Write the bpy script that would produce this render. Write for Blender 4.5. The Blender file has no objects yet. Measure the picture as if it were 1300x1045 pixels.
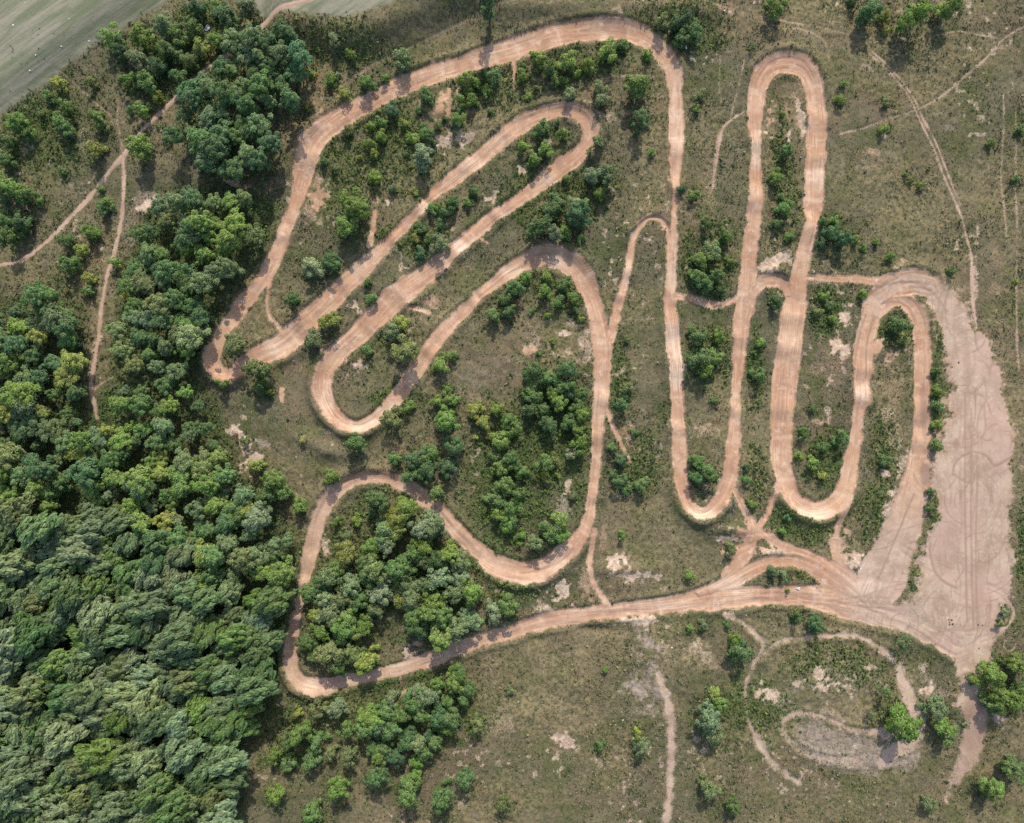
import bpy, math, random
import numpy as np
# ------------------------------------------------------------------ camera, sky, sun, exposure
C = bpy.context.scene.collection
SC = bpy.context.scene
S = 0.25                     # metres per photo pixel at ground level
CX, CY = 650.0, 477.5        # photo pixel straight below the camera
HC = 230.0
cd = bpy.data.cameras.new('camera'); cam = bpy.data.objects.new('camera', cd); C.objects.link(cam)
cam.location = (0, 0, HC); cam.rotation_euler = (0, 0, 0)
cd.sensor_fit = 'HORIZONTAL'; cd.sensor_width = 36.0; cd.lens = 36.0*HC/(1300*S)
cd.shift_y = -45.0/1300.0
cd.clip_start = 1.0; cd.clip_end = 12000
SC.camera = cam
SUN_EL, SUN_AZ = 42.0, 5.5   # degrees; azimuth measured from +Y towards +X
w = bpy.data.worlds.new('World'); SC.world = w; w.use_nodes = True
nt = w.node_tree; bg = nt.nodes['Background']
sky = nt.nodes.new('ShaderNodeTexSky'); sky.sky_type = 'NISHITA'; sky.sun_disc = False
sky.sun_elevation = math.radians(SUN_EL); sky.sun_rotation = math.radians(SUN_AZ)
sky.altitude = 200; sky.air_density = 1.0; sky.dust_density = 2.0
nt.links.new(sky.outputs[0], bg.inputs[0]); bg.inputs[1].default_value = 0.15
sl = bpy.data.lights.new('sun', 'SUN'); sun = bpy.data.objects.new('sun', sl); C.objects.link(sun)
sl.energy = 2.9; sl.angle = math.radians(0.6); sl.color = (1.0, 0.95, 0.87)
sun.rotation_euler = (math.radians(90-SUN_EL), 0, math.radians(180-SUN_AZ)); sun.location = (0, 100, 300)
SC.view_settings.view_transform = 'Standard'; SC.view_settings.look = 'None'
SC.view_settings.exposure = 0.50; SC.view_settings.gamma = 1.0
SC.view_settings.use_curve_mapping = False
SC.cycles.max_bounces = 4; SC.cycles.diffuse_bounces = 2; SC.cycles.transmission_bounces = 2
SC.cycles.use_denoising = False
random.seed(7); rng = np.random.default_rng(11)

def W(px, py, z=0.0):
    """point of the place seen at photo pixel (px, py) when it lies at height z"""
    f = 1 - z/HC
    return ((px-CX)*S*f, -(py-CY)*S*f)

def tag(o, label=None, cat=None, group=None, kind=None):
    if label: o['label'] = label
    if cat: o['category'] = cat
    if group: o['group'] = group
    if kind: o['kind'] = kind
    return o

# ------------------------------------------------------------------ numpy helpers
def sstep(a, b, x):
    t = np.clip((x-a)/(b-a), 0, 1); return t*t*(3-2*t)
def vnoise(x, y, sc, seed):
    r = np.random.default_rng(seed); n = 257
    L = r.random((n, n)).astype(np.float32)
    u = x/sc + 1000.37; v = y/sc + 1000.71
    i = np.floor(u).astype(np.int64); j = np.floor(v).astype(np.int64)
    fu = (u-i).astype(np.float32); fv = (v-j).astype(np.float32)
    fu = fu*fu*(3-2*fu); fv = fv*fv*(3-2*fv)
    i0 = i % n; j0 = j % n; i1 = (i+1) % n; j1 = (j+1) % n
    return (L[j0, i0]*(1-fu)+L[j0, i1]*fu)*(1-fv) + (L[j1, i0]*(1-fu)+L[j1, i1]*fu)*fv
def fbm(x, y, sc, seed, octv=4):
    a = 0; t = 0; s = 1.0
    for k in range(octv):
        a = a + s*vnoise(x, y, sc/(2**k), seed+k*17); t += s; s *= 0.55
    return a/t
def inpoly(x, y, poly):
    n = len(poly); c = np.zeros(np.shape(x), bool); j = n-1
    for i in range(n):
        xi, yi = poly[i]; xj, yj = poly[j]
        if yi != yj:
            c ^= ((yi > y) != (yj > y)) & (x < (xj-xi)*(y-yi)/(yj-yi)+xi)
        j = i
    return c
def polydist(x, y, poly):
    d = np.full(np.shape(x), 1e9, np.float32); n = len(poly)
    for i in range(n):
        ax, ay = poly[i]; bx, by = poly[(i+1) % n]
        dx, dy = bx-ax, by-ay; L = dx*dx+dy*dy+1e-9
        t = np.clip(((x-ax)*dx+(y-ay)*dy)/L, 0, 1)
        d = np.minimum(d, np.hypot(x-ax-t*dx, y-ay-t*dy))
    return d
def mesh_np(name, V, F, attrs=None, smooth=False):
    """V (n,3), F (m,k) -> mesh; attrs: name -> (n,4) point colours"""
    me = bpy.data.meshes.new(name); V = np.asarray(V, np.float32); F = np.asarray(F, np.int32); m, k = F.shape
    me.vertices.add(len(V)); me.vertices.foreach_set('co', V.ravel())
    me.loops.add(m*k); me.loops.foreach_set('vertex_index', F.ravel())
    me.polygons.add(m); me.polygons.foreach_set('loop_start', np.arange(0, m*k, k, dtype=np.int32))
    if smooth: me.polygons.foreach_set('use_smooth', np.ones(m, bool))
    me.update(calc_edges=True)
    for an, A in (attrs or {}).items():
        at = me.attributes.new(an, 'FLOAT_COLOR', 'POINT'); at.data.foreach_set('color', np.asarray(A, np.float32).ravel())
    return me
def link(name, me, mat=None, parent=None, loc=None):
    o = bpy.data.objects.new(name, me); C.objects.link(o)
    if mat is not None and not me.materials: me.materials.append(mat)
    if parent: o.parent = parent
    if loc: o.location = loc
    return o

# ------------------------------------------------------------------ tracks: (x, y, full width) in photo pixels
def resample(pts, closed=False, step=3.0):
    P = np.array(pts, float); n = len(P); out = []
    for i in range(n-1):
        p0 = P[max(i-1, 0)]; p1 = P[i]; p2 = P[i+1]; p3 = P[min(i+2, n-1)]
        L = np.hypot(*(p2-p1)[:2]); k = max(1, int(L/step))
        for t in np.arange(k)/k:
            out.append(0.5*((2*p1)+(-p0+p2)*t+(2*p0-5*p1+4*p2-p3)*t*t+(-p0+3*p1-3*p2+p3)*t**3))
    out.append(P[-1]); return np.array(out)
T_OUTER = [(495,116,24),(521,105,26),(553,93,25),(586,83,24),(618,72,26),(650,63,28),(690,50,28),(735,40,27),(775,38,26),(805,43,25),(830,57,24),(848,76,22),(856,97,20),(858,130,18),(859,165,21),(858,195,18),(857,222,14),(857,238,8),(856,262,8),(855,285,9),(853,317,13)]
T_W1 = [(495,116,24),(475,127,24),(452,139,26),(434,150,28),(412,165,29),(397,181,30),(390,200,30),(384,222,24),(379,243,20),(372,266,19),(362,294,18),(346,333,19),(330,361,18),(305,392,20),(286,420,17),(275,443,18),(271,457,18),(279,471,17),(293,475,16),(306,466,20),(330,452,28),(356,440,30),(387,413,29),(410,390,28),(439,361,26),(465,336,22),(488,312,17),(511,290,14),(534,266,13),(550,248,14),(568,232,17),(594,212,20),(622,189,22),(645,170,23),(668,153,22),(692,144,19),(717,140,18),(738,147,20),(748,161,20),(748,178,20),(738,192,22),(715,211,23),(692,228,22),(672,243,18),(652,258,17),(625,276,17),(599,298,19),(576,317,18),(553,339,23),(524,361,30),(496,382,32),(475,404,28),(449,429,27),(425,452,25),(412,473,24),(409,492,23),(414,510,22),(425,528,19),(442,540,16),(460,541,16),(480,529,18),(500,509,19),(521,480,22),(545,445,21),(568,415,18),(594,389,15),(612,371,13),(630,357,16),(645,345,21),(668,333,23),(692,325,26),(718,331,28),(738,350,27),(751,378,23),(759,405,22),(764,435,24),(765,470,23),(763,500,21),(760,527,16),(759,552,15),(757,583,14),(754,614,13),(750,643,13),(744,667,16),(730,689,21),(710,708,25),(688,722,27),(662,726,28),(632,717,28),(604,696,20),(578,671,20),(558,648,20),(537,630,21),(511,614,18),(482,606,16),(455,608,16),(434,617,18),(417,634,20),(405,656,19),(398,684,20),(392,712,19),(386,738,13),(380,765,10),(374,791,15),(369,820,17),(371,846,18),(382,864,19),(406,870,21),(436,865,17),(465,860,14),(496,852,14),(524,845,17),(553,834,20),(584,822,19),(615,811,18),(648,803,18),(674,793,20),(710,785,22),(748,780,19),(785,775,19),(821,771,21),(855,766,23),(890,761,28),(924,758,32),(970,756,22),(1022,756,26),(1073,763,44),(1112,777,36),(1151,789,28),(1185,805,28),(1215,822,30)]
T_MID = [(763,448,12),(770,434,13),(777,416,13),(785,388,12),(792,361,11),(798,335,10),(803,307,10),(810,290,9),(823,278,8),(838,278,9),(848,292,8),(852,317,13),(852,353,14),(851,384,17),(853,415,18),(857,452,20),(860,495,18),(861,532,18),(862,565,19),(864,599,18),(867,625,17),(875,643,16),(889,651,15),(905,644,16),(918,625,18),(927,597,18),(931,563,18),(933,527,15),(935,493,13),(938,457,16),(941,421,20),(944,392,22),(949,358,22),(951,327,20),(954,296,20),(957,263,18),(959,235,17),(959,196,12),(958,168,16),(959,134,22),(964,105,25),(976,86,27),(997,79,29),(1020,86,28),(1032,108,25),(1036,142,24),(1036,181,24),(1034,220,26),(1032,258,25),(1029,280,19),(1024,300,19),(1019,330,21),(1015,350,23),(1011,374,28),(1006,405,32),(1002,444,33),(997,483,32),(994,519,30),(992,557,28),(993,591,27),(999,617,23),(1011,637,22),(1031,647,22),(1050,645,22),(1066,632,22),(1076,610,21),(1082,583,20),(1088,552,17),(1091,525,15),(1094,500,23),(1094,472,25),(1097,441,26),(1104,411,26),(1117,389,24),(1138,379,20),(1158,388,21),(1169,411,22),(1172,441,23),(1172,472,22),(1171,508,21),(1170,557,22),(1166,596,30),(1156,636,42),(1147,668,46),(1134,700,50),(1118,735,62),(1105,762,50)]
T_ARCH = [(944,408,20),(950,384,20),(958,366,19),(972,357,18),(988,357,18),(1001,366,18),(1008,385,18)]
T_BR = [(888,757,22),(915,745,22),(945,728,22),(975,715,17),(1005,712,14),(1035,722,20),(1062,740,34),(1085,758,34)]
T_S1 = [(931,622,8),(941,640,8),(951,657,9),(955,671,14),(952,688,16),(943,708,18),(925,728,20)]
T_S2 = [(988,612,8),(980,635,7),(972,655,7),(958,674,9)]
T_S3 = [(957,668,10),(972,680,11),(991,692,12),(1022,703,11),(1047,714,14),(1075,729,20),(1100,750,20)]
T_S4 = [(1074,636,10),(1066,662,9),(1062,682,9),(1062,702,12),(1071,722,10),(1083,742,10)]
T_S5 = [(754,672,8),(751,695,9),(748,713,9),(751,732,8),(759,751,8),(772,768,8)]
T_SC = [(860,374,9),(880,379,9),(906,387,9),(920,386,8),(936,378,9)]
T_RC = [(1024,352,9),(1045,353,8),(1080,354,9),(1112,357,14),(1135,358,26),(1160,356,30)]
T_RA = [(1104,412,22),(1112,388,34),(1130,368,38),(1158,358,36),(1182,362,30)]
T_V1 = [(345,350,5),(339,379,4),(343,402,4),(357,419,5)]
T_V2 = [(476,268,4),(474,288,7),(469,312,8)]
T_V3 = [(521,391,5),(533,393,6),(545,397,5)]
T_V4 = [(765,505,6),(778,540,6),(790,566,7),(801,584,5)]
T_V5 = [(651,75,6),(653,88,4),(651,110,3)]
T_BL = [(919,777,7),(940,788,7),(960,806,8),(968,819,7),(955,845,6),(947,865,6),(946,891,6),(953,922,7),(966,948,8),(985,972,8),(1012,992,8)]
T_BL2 = [(960,838,6),(985,816,6),(1014,810,6),(1047,807,6),(1079,806,6),(1099,812,8),(1116,822,8),(1132,838,9)]
T_BL3 = [(1142,850,10),(1147,868,15),(1157,890,20),(1166,915,20),(1160,938,20),(1138,948,20),(1120,965,16)]
T_BL4 = [(1124,930,20),(1099,926,8),(1073,921,6),(1048,910,6),(1022,904,6),(1001,908,7),(993,920,7),(1001,938,8),(1022,953,9),(1050,962,10),(1085,965,14)]
T_GR = [(836,855,9),(843,876,11),(850,905,12),(852,930,12),(852,960,12),(850,1000,11),(846,1060,11)]
T_YB = [(1232,870,30),(1238,900,34),(1240,935,30),(1228,965,26),(1212,990,16),(1200,1015,6)]
PATHS = [
 [(-40,350,4),(0,336,4),(16,334,4),(31,327,5),(52,311,5),(72,293,5),(90,273,5),(111,251,6),(124,235,5),(142,212,6),(156,197,6),(176,170,5),(194,152,5),(217,130,6),(240,108,6),(264,88,7),(282,75,8),(298,61,7),(318,42,6),(337,31,8),(354,22,8),(377,17,7),(408,9,5),(439,0,4),(480,-15,4)],
 [(155,198,4),(156,233,4),(154,269,5),(152,282,5),(145,314,5),(137,343,5),(132,366,4),(127,395,5),(124,426,5),(119,457,5),(115,488,6),(119,508,6),(124,530,5)],
 [(155,198,4),(152,168,3),(149,152,3),(151,116,2)],
 [(149,153,3),(134,141,2.5),(103,114,2.5),(75,90,2)],
 [(119,495,3),(130,486,3),(143,479,3)],
 [(1340,15,3),(1300,34,3),(1275,49,3.5),(1254,72,3),(1228,95,3.5),(1197,121,3),(1164,139,3),(1125,152,3),(1094,164,3),(1066,170,4)],
 [(1275,49,2.5),(1228,41,2.5),(1213,40,2.5),(1164,48,2),(1104,48,2),(1047,36,2),(1001,28,3),(960,20,2.5),(917,10,2),(880,0,2)],
 [(1102,66,2),(1133,96,2),(1154,124,2),(1167,152,2),(1185,187,2),(1200,223,2),(1216,261,3),(1226,290,2),(1234,322,3),(1236,350,5),(1237,380,4),(1241,415,3)],
 [(1107,64,2),(1137,94,2),(1158,122,2),(1171,150,2),(1190,184,2),(1205,220,2),(1220,258,2)],
 [(1274,118,2.5),(1275,170,3),(1273,220,3),(1277,270,4),(1279,300,2)],
 [(1290,140,3),(1291,190,3.5),(1291,240,3),(1293,300,2.5),(1292,380,3),(1294,470,3)],
 [(445,101,4),(470,86,5),(492,74,5),(520,62,4),(560,44,5),(600,24,5),(640,9,4),(665,4,3)],
 [(1254,746,5),(1270,753,5),(1280,764,5),(1287,777,5),(1281,794,5),(1266,807,5),(1246,813,5)],
 [(1275,818,2),(1279,811,2),(1286,811,2),(1290,818,2),(1287,825,2),(1280,827,2),(1275,821,2)],
 [(905,238,2),(910,200,4),(915,170,5),(925,155,4),(945,142,2)],
 [(760,102,2),(785,98,2.5),(805,96,2.5),(830,97,2)],
 [(530,148,2),(535,151,2),(585,168,3),(618,162,2)],
 [(1060,50,2),(1052,68,2),(1055,80,2)],
 [(905,240,3),(906,215,3.5),(909,190,4),(912,172,3)],
 [(1000,36,3),(1020,38,3.5),(1045,50,3),(1052,66,3)],
 [(915,70,2),(913,105,2.5),(915,130,2)],[(945,75,2),(940,100,2.5),(930,140,2),(926,155,2)],
]
YARD = [(1100,374),(1112,360),(1128,347),(1150,338),(1172,341),(1192,349),(1210,367),(1228,395),(1242,418),(1254,441),(1266,462),(1275,483),(1285,519),(1289,560),(1291,600),(1289,650),(1287,700),(1284,745),(1278,790),(1262,812),(1254,838),(1250,862),(1247,890),(1222,890),(1212,862),(1204,836),(1188,812),(1150,792),(1128,772),(1150,764),(1163,752),(1165,725),(1162,708),(1176,690),(1178,668),(1186,655),(1187,620),(1182,600),(1190,585),(1196,560),(1200,520),(1197,431),(1188,392),(1172,374),(1150,366),(1132,376),(1112,398)]
OVAL = [(1001,925),(1020,912),(1050,918),(1080,930),(1120,938),(1150,925),(1175,930),(1165,975),(1100,985),(1040,975),(1010,950)]
FIELD1 = [(-300,300),(-300,-400),(500,-400),(240,-40),(200,0),(165,18),(130,42),(112,52),(80,76),(55,97),(25,118),(0,138),(-60,190)]
FIELD2 = [(335,26),(372,26),(400,29),(440,33),(470,26),(500,14),(530,0),(640,-100),(300,-100),(320,0)]
# pale bare patches: x, y, rx, ry, angle, strength, kind (0 pale sand, 1 orange dirt, 2 grey soil)
BARE = [(955,682,24,16,0,.8,1),(985,702,22,6,10,.7,0),(1068,700,12,24,0,.8,1),(1092,722,24,14,0,.9,0),(1052,722,22,6,20,.8,1),(944,702,20,14,0,.8,1),(972,672,12,8,0,.7,1),(1005,745,26,5,0,.6,1),(1030,722,8,5,0,.5,0),(905,745,26,7,-15,.7,1),(1040,920,62,26,0,.5,2),(1092,930,50,16,0,.5,2),(1060,858,54,26,0,.45,2),(1000,880,26,26,0,.45,2),(1152,895,20,42,0,.55,2),(1182,880,20,30,0,.5,2),(745,745,12,16,0,.5,1),(765,690,6,40,0,.4,1),(820,865,26,50,0,.5,2),(800,905,26,20,0,.35,2),(700,840,60,14,0,.25,0),(790,640,40,10,0,.3,1),(900,240,10,50,0,.35,1),(925,200,16,40,20,.3,2),(1100,200,36,26,0,.3,1),(600,480,40,22,0,.35,2),(390,570,40,14,0,.3,2),(340,520,24,16,0,.35,2),(500,200,26,40,0,.2,2),(820,400,14,60,0,.25,2),(1060,450,22,50,0,.35,1),(1130,500,22,50,0,.35,1),(1010,130,16,40,0,.4,1),(930,90,14,50,0,.3,2),(1265,330,8,60,0,.35,1),(1240,340,4,36,0,.6,0),(1238,390,4,30,0,.6,0),(566,124,11,11,0,.9,1),(556,141,17,11,25,.95,1),(572,130,9,14,0,.7,1),(569,178,22,11,10,.7,0),(590,172,18,6,15,.6,0),(404,136,9,10,0,.6,1),(404,247,10,24,0,.7,1),(395,268,6,20,0,.5,1),(188,261,13,7,-20,.9,0),(175,254,26,11,0,.5,2),(165,300,10,12,0,.5,2),(310,562,7,22,-15,.9,0),(318,585,9,16,15,.9,0),(299,545,8,9,0,.8,0),(335,562,12,8,0,.6,2),(357,498,4,13,-15,.9,1),(452,464,10,6,10,.9,0),(449,391,14,6,25,.8,0),
 (1062,438,12,9,20,.9,0),(1073,446,9,10,0,.9,0),(1074,405,6,13,10,.8,0),(1115,440,10,7,-30,.9,1),(1128,452,12,7,-10,.9,1),(993,325,12,14,20,.8,0),(971,338,9,9,0,.8,0),(1052,515,4,20,0,.6,0),(1044,537,10,5,0,.6,1),(979,152,6,18,8,.8,1),(1016,147,5,20,-12,.8,0),(1002,170,5,11,0,.8,0),(1000,108,7,7,0,.7,2),(787,708,14,5,8,.95,0),(778,716,9,7,0,.9,0),(802,731,30,4.5,-3,.95,0),(926,684,20,5,3,1.,0),(935,678,10,4,0,.7,1),(808,788,28,6,-2,.9,0),(885,826,18,12,20,.5,0),(900,838,12,10,0,.4,0),(822,818,10,9,0,.75,2),(812,835,12,22,10,.5,2),(830,845,12,20,-15,.6,2),(816,881,17,11,0,.8,2),(806,800,6,12,-30,.5,2),(705,938,16,8,0,.7,0),(722,946,18,6,10,.7,0),(690,928,8,5,0,.6,0),
 (1032,855,15,9,-20,.8,0),(1050,870,12,8,10,.75,0),(1075,866,9,14,10,.6,0),(1010,866,5,6,0,.7,0),(975,879,12,9,0,.7,0),(1102,848,8,6,0,.6,0),(1085,885,14,8,0,.4,2),(1180,876,10,6,0,.8,0),(1175,850,7,14,0,.5,0),(671,446,10,8,0,.7,1),(680,432,8,14,0,.5,2),(719,424,10,5,20,.8,0),(737,436,10,10,0,.6,0),(748,450,8,12,0,.5,0),(723,410,8,5,0,.5,0),(492,257,7,4,20,.8,0),(477,256,5,5,0,.6,1),(622,247,7,9,30,.7,0),(632,267,9,5,30,.6,1),(612,304,22,5,35,.6,1),(598,325,10,8,0,.35,2),(552,382,10,10,0,.5,1),(664,214,5,5,0,.8,0),(698,177,5,5,0,.7,0),(770,148,11,7,0,.5,0),(775,168,18,16,0,.25,2),(1203,162,11,5,0,.55,2),(1095,192,16,14,0,.35,1),(1105,190,9,6,0,.5,1),(1120,175,9,5,0,.5,0),(1160,720,0,0,0,0,0),(711,760,14,18,0,.8,0),(700,775,20,12,0,.6,0),(1128,520,12,14,0,.4,0),(1135,505,14,12,0,.4,1),(1125,600,8,5,0,.8,0),(1140,560,12,30,0,.4,0),(1150,590,12,26,15,.55,0),(1131,652,9,30,18,.75,0),(1120,690,9,16,18,.7,0),(1155,470,4,90,0,.35,0),(512,700,0,0,0,0,0),(516,829,14,9,-25,.75,0),(528,818,7,6,0,.8,1),(517,880,14,7,35,.8,1),(508,868,6,10,20,.6,1),(525,890,10,5,30,.6,0),(412,690,7,12,0,.7,0),(414,720,8,20,0,.5,0),(715,640,8,20,0,.6,2),(722,615,4,14,20,.7,0),(700,745,0,0,0,0,0),(650,470,40,18,0,.4,2),(590,330,20,10,-35,.3,1),(503,175,0,0,0,0,0),(360,500,0,0,0,0,0),(1295,610,8,50,0,.3,2),(1180,600,9,40,0,.5,2),(1178,760,16,30,10,.8,2),(1170,790,20,12,0,.6,2),(1262,700,0,0,0,0,0),(470,480,0,0,0,0,0),(905,235,8,10,0,.4,0),(910,165,9,12,0,.3,1),(1215,930,18,14,0,.5,2),(1270,915,14,10,20,.9,2),(884,553,26,14,10,.4,0),(897,545,10,8,0,.4,1),(862,770,0,0,0,0,0),(803,568,8,10,0,.5,1),(797,548,9,7,0,.5,1),(1048,355,30,6,0,.5,2),(1065,425,8,30,0,.3,2),(1055,450,20,20,0,.25,2),(160,270,20,30,0,.35,2),(105,175,14,22,0,.4,2),(85,225,22,20,0,.3,2),(500,565,20,10,0,.3,1),(600,505,20,30,0,.3,2),(340,180,10,20,0,.2,2),(290,232,25,4,12,.7,1),(1020,512,0,0,0,0,0),(780,580,8,8,0,.4,1),(640,925,20,25,0,.4,0),(745,810,40,10,0,.2,0)]
# lush green low growth
LUSH = [(360,930,50,50),(430,900,60,30),(620,700,30,40),(1190,510,9,60),(1188,640,8,40),(1192,420,6,40),(1160,735,9,28),(720,375,38,22),(685,360,30,18),(1020,731,16,8),(1050,585,26,40),(1130,420,16,20),(1125,570,20,50),(500,510,40,20),(440,215,40,70),(500,190,60,60),(620,110,60,30),(740,80,60,25),(510,300,40,25),(1050,400,26,40),(900,330,32,60),(900,450,28,40),(995,235,18,90),(960,470,12,60),(960,600,12,40),(860,40,60,35),(430,60,60,30),(700,250,60,35),(810,590,28,40),(780,470,20,60),(250,80,90,70),(60,170,60,60),(1000,660,30,25),(1040,680,30,14),(1110,650,20,40),(640,750,30,30),(1275,600,8,60),(1295,700,6,60),(1060,845,70,30),(960,900,60,40),(1140,900,30,30),(420,700,20,40),(1260,860,30,30),(640,600,60,110),(710,560,50,80),(500,720,90,90),(520,900,100,50)]
JUMPS = [(957,250,10,1.5),(1027,288,10,1.5),(534,266,7,1.4),(576,317,7,1.3),(549,252,5,.9),(630,272,5,.9),(855,238,7,1.2),(858,190,8,.8),(853,410,9,1.2),(858,460,12,1.3),(860,545,6,.7),(1002,440,8,.9),(995,520,8,.8),(1170,520,10,1.0),(1170,560,8,.9),(1096,505,7,1.0),(933,520,7,.8),(941,430,7,.8),(763,505,6,.8),(759,555,6,.8),(603,385,6,1.1),(545,445,6,.8),(516,480,6,.6),(387,413,8,1.0),(440,361,7,.9),(500,300,6,1.0),(360,300,7,.9),(330,361,6,.6),(395,200,8,.8),(495,116,8,.8),(600,80,6,.6),(700,50,7,.7),(510,370,10,1.2),(470,405,7,.8),(594,210,7,.8),(645,170,6,.6),(384,740,5,1.2),(377,780,5,.8),(410,866,8,.9),(480,857,7,.6),(553,834,7,.6),(700,223,6,.6),(780,775,6,.5),(795,345,6,.9),(788,376,5,.8),(752,630,6,.7),(392,712,7,.5),(1036,200,7,.7),(959,180,7,1.0),(612,371,6,1.0),(1035,150,7,.6),(1001,400,8,.8),(1092,470,6,.6)]
# ------------------------------------------------------------------ terrain grid
DX = 0.32
X0, X1, Y0, Y1 = -176.0, 176.0, -156.0, 134.0
gx = np.arange(X0, X1+1e-6, DX); gy = np.arange(Y0, Y1+1e-6, DX)
NX, NY = len(gx), len(gy)
GX, GY = np.meshgrid(gx, gy); GX = GX.astype(np.float32); GY = GY.astype(np.float32)
PX = GX/S+CX; PY = -GY/S+CY      # photo-pixel coordinates on the flat ground
class Layer:
    def __init__(s):
        s.e = np.full(GX.shape, 30.0, np.float32); s.s = np.zeros(GX.shape, np.float32); s.t = np.zeros(GX.shape, np.float32)
        s.k = np.zeros(GX.shape, np.float32); s.w = np.ones(GX.shape, np.float32); s.jump = np.zeros(GX.shape, np.float32)
def stamp(layer, pts, reach=6.0, jumps=(), step=3.0, kamp=1.0, t0=0.0):
    P = resample(pts, step=step); n = len(P)
    xy = np.stack([(P[:, 0]-CX)*S, -(P[:, 1]-CY)*S], 1); wd = P[:, 2]*S
    seg = np.diff(xy, axis=0); L = np.hypot(seg[:, 0], seg[:, 1])+1e-9
    t = np.concatenate([[0], np.cumsum(L)])+t0
    ang = np.unwrap(np.arctan2(seg[:, 1], seg[:, 0]))
    ker = np.ones(9)/9
    angs = np.convolve(np.pad(ang, 4, mode='edge'), ker, 'valid')
    kap = np.gradient(angs)/np.maximum(L, .2); kap = np.convolve(np.pad(kap, 4, mode='edge'), ker, 'valid')*kamp
    jt = []
    for (jx, jy, jl, jh) in jumps:
        d = np.hypot(P[:, 0]-jx, P[:, 1]-jy); i = int(d.argmin())
        if d[i] < 12: jt.append((t[i], jl, jh))
    for i in range(n-1):
        ax, ay = xy[i]; bx, by = xy[i+1]; r = max(wd[i], wd[i+1])/2+reach
        i0 = max(0, int((min(ax, bx)-r-X0)/DX)); i1 = min(NX, int((max(ax, bx)+r-X0)/DX)+2)
        j0 = max(0, int((min(ay, by)-r-Y0)/DX)); j1 = min(NY, int((max(ay, by)+r-Y0)/DX)+2)
        if i0 >= i1 or j0 >= j1: continue
        x = GX[j0:j1, i0:i1]-ax; y = GY[j0:j1, i0:i1]-ay; dx, dy = bx-ax, by-ay
        u = np.clip((x*dx+y*dy)/(L[i]**2), 0, 1)
        ex = x-u*dx; ey = y-u*dy; d = np.hypot(ex, ey); ww = wd[i]+(wd[i+1]-wd[i])*u; e = d-ww/2
        m = e < layer.e[j0:j1, i0:i1]
        sgn = np.sign(dx*y-dy*x)
        for A, B in ((layer.e, e), (layer.s, d*sgn), (layer.t, t[i]+u*L[i]), (layer.w, ww)):
            A[j0:j1, i0:i1][m] = B[m]
        layer.k[j0:j1, i0:i1][m] = kap[i]
        jh = np.zeros_like(u)
        for (tj, jl, jhh) in jt:
            q = np.abs(t[i]+u*L[i]-tj)
            jh = np.maximum(jh, .8*jhh*(1-sstep(0, jl*0.62, q)))
        layer.jump[j0:j1, i0:i1][m] = jh[m]
LT = Layer()
tt = 0.0
for k, P_ in enumerate([T_OUTER, T_W1, T_MID, T_ARCH, T_BR, T_RA]):
    stamp(LT, P_, jumps=JUMPS, t0=k*5000.0)
LS = Layer()
for k, P_ in enumerate([T_S1, T_S2, T_S3, T_S4, T_S5, T_SC, T_RC, T_V1, T_V2, T_V3, T_V4, T_V5]):
    stamp(LS, P_, reach=3.0, t0=40000+k*500.0, kamp=0.0)
LP = Layer()
STRONG = np.zeros(GX.shape, np.float32)
for k, P_ in enumerate(PATHS):
    before = LP.e.copy(); stamp(LP, P_, reach=2.5, kamp=0, t0=60000+k*500.0)
    STRONG[LP.e < before] = {0: 1.0, 1: .95, 2: .6, 5: .7, 11: .55, 12: .8, 13: .8, 7: .95, 8: .9, 14: .8, 18: .7}.get(k, .66)
LB = Layer()
for k, P_ in enumerate([T_BL, T_BL2, T_BL3, T_BL4, T_GR, T_YB]): stamp(LB, P_, reach=3.0, kamp=0, t0=80000+k*500.0)
n_edge = (fbm(GX, GY, 2.2, 3, 3)-.5)
yd = polydist(PX, PY, YARD)*S; yard_e = np.where(inpoly(PX, PY, YARD), -yd, yd).astype(np.float32)
od = polydist(PX, PY, OVAL)*S; oval_e = np.where(inpoly(PX, PY, OVAL), -od, od).astype(np.float32)
f1 = polydist(PX, PY, FIELD1)*S; f1 = np.where(inpoly(PX, PY, FIELD1), -f1, f1)-2.2
f2 = polydist(PX, PY, FIELD2)*S; f2 = np.where(inpoly(PX, PY, FIELD2), -f2, f2)
field_e = np.minimum(f1, f2).astype(np.float32)
mS = np.clip(.5-(LS.e+n_edge*1.3)/1.2, 0, 1)
mT0 = np.clip(.5-(LT.e+n_edge*1.6)/1.3, 0, 1); mT = np.maximum(mT0, mS)
mY = np.clip(.5-(yard_e+(fbm(GX, GY, 9, 9, 3)-.5)*9+n_edge*3.0+(fbm(GX, GY, .9, 8, 2)-.5)*3.5)/3.6, 0, 1)
mP = np.clip(.55-(LP.e+n_edge*.7)/.8, 0, 1)*np.clip(STRONG*1.1+(fbm(GX, GY, 9, 91, 2)-.5)*.9*(1.2-STRONG), 0, 1)*(.55+.45*STRONG)
mB = np.clip(.5-(LB.e+n_edge*2.2)/1.8, 0, 1)*np.clip(.25+1.0*fbm(GX, GY, 7, 95, 3), 0, 1)
mO = np.clip(.5-(oval_e+n_edge*5)/3.0, 0, 1)*.6
sand = np.zeros(GX.shape, np.float32); orange = np.zeros(GX.shape, np.float32); grey = np.zeros(GX.shape, np.float32)
nb = fbm(GX, GY, 3.0, 51, 4); nb2 = fbm(GX, GY, 1.3, 57, 3)
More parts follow.
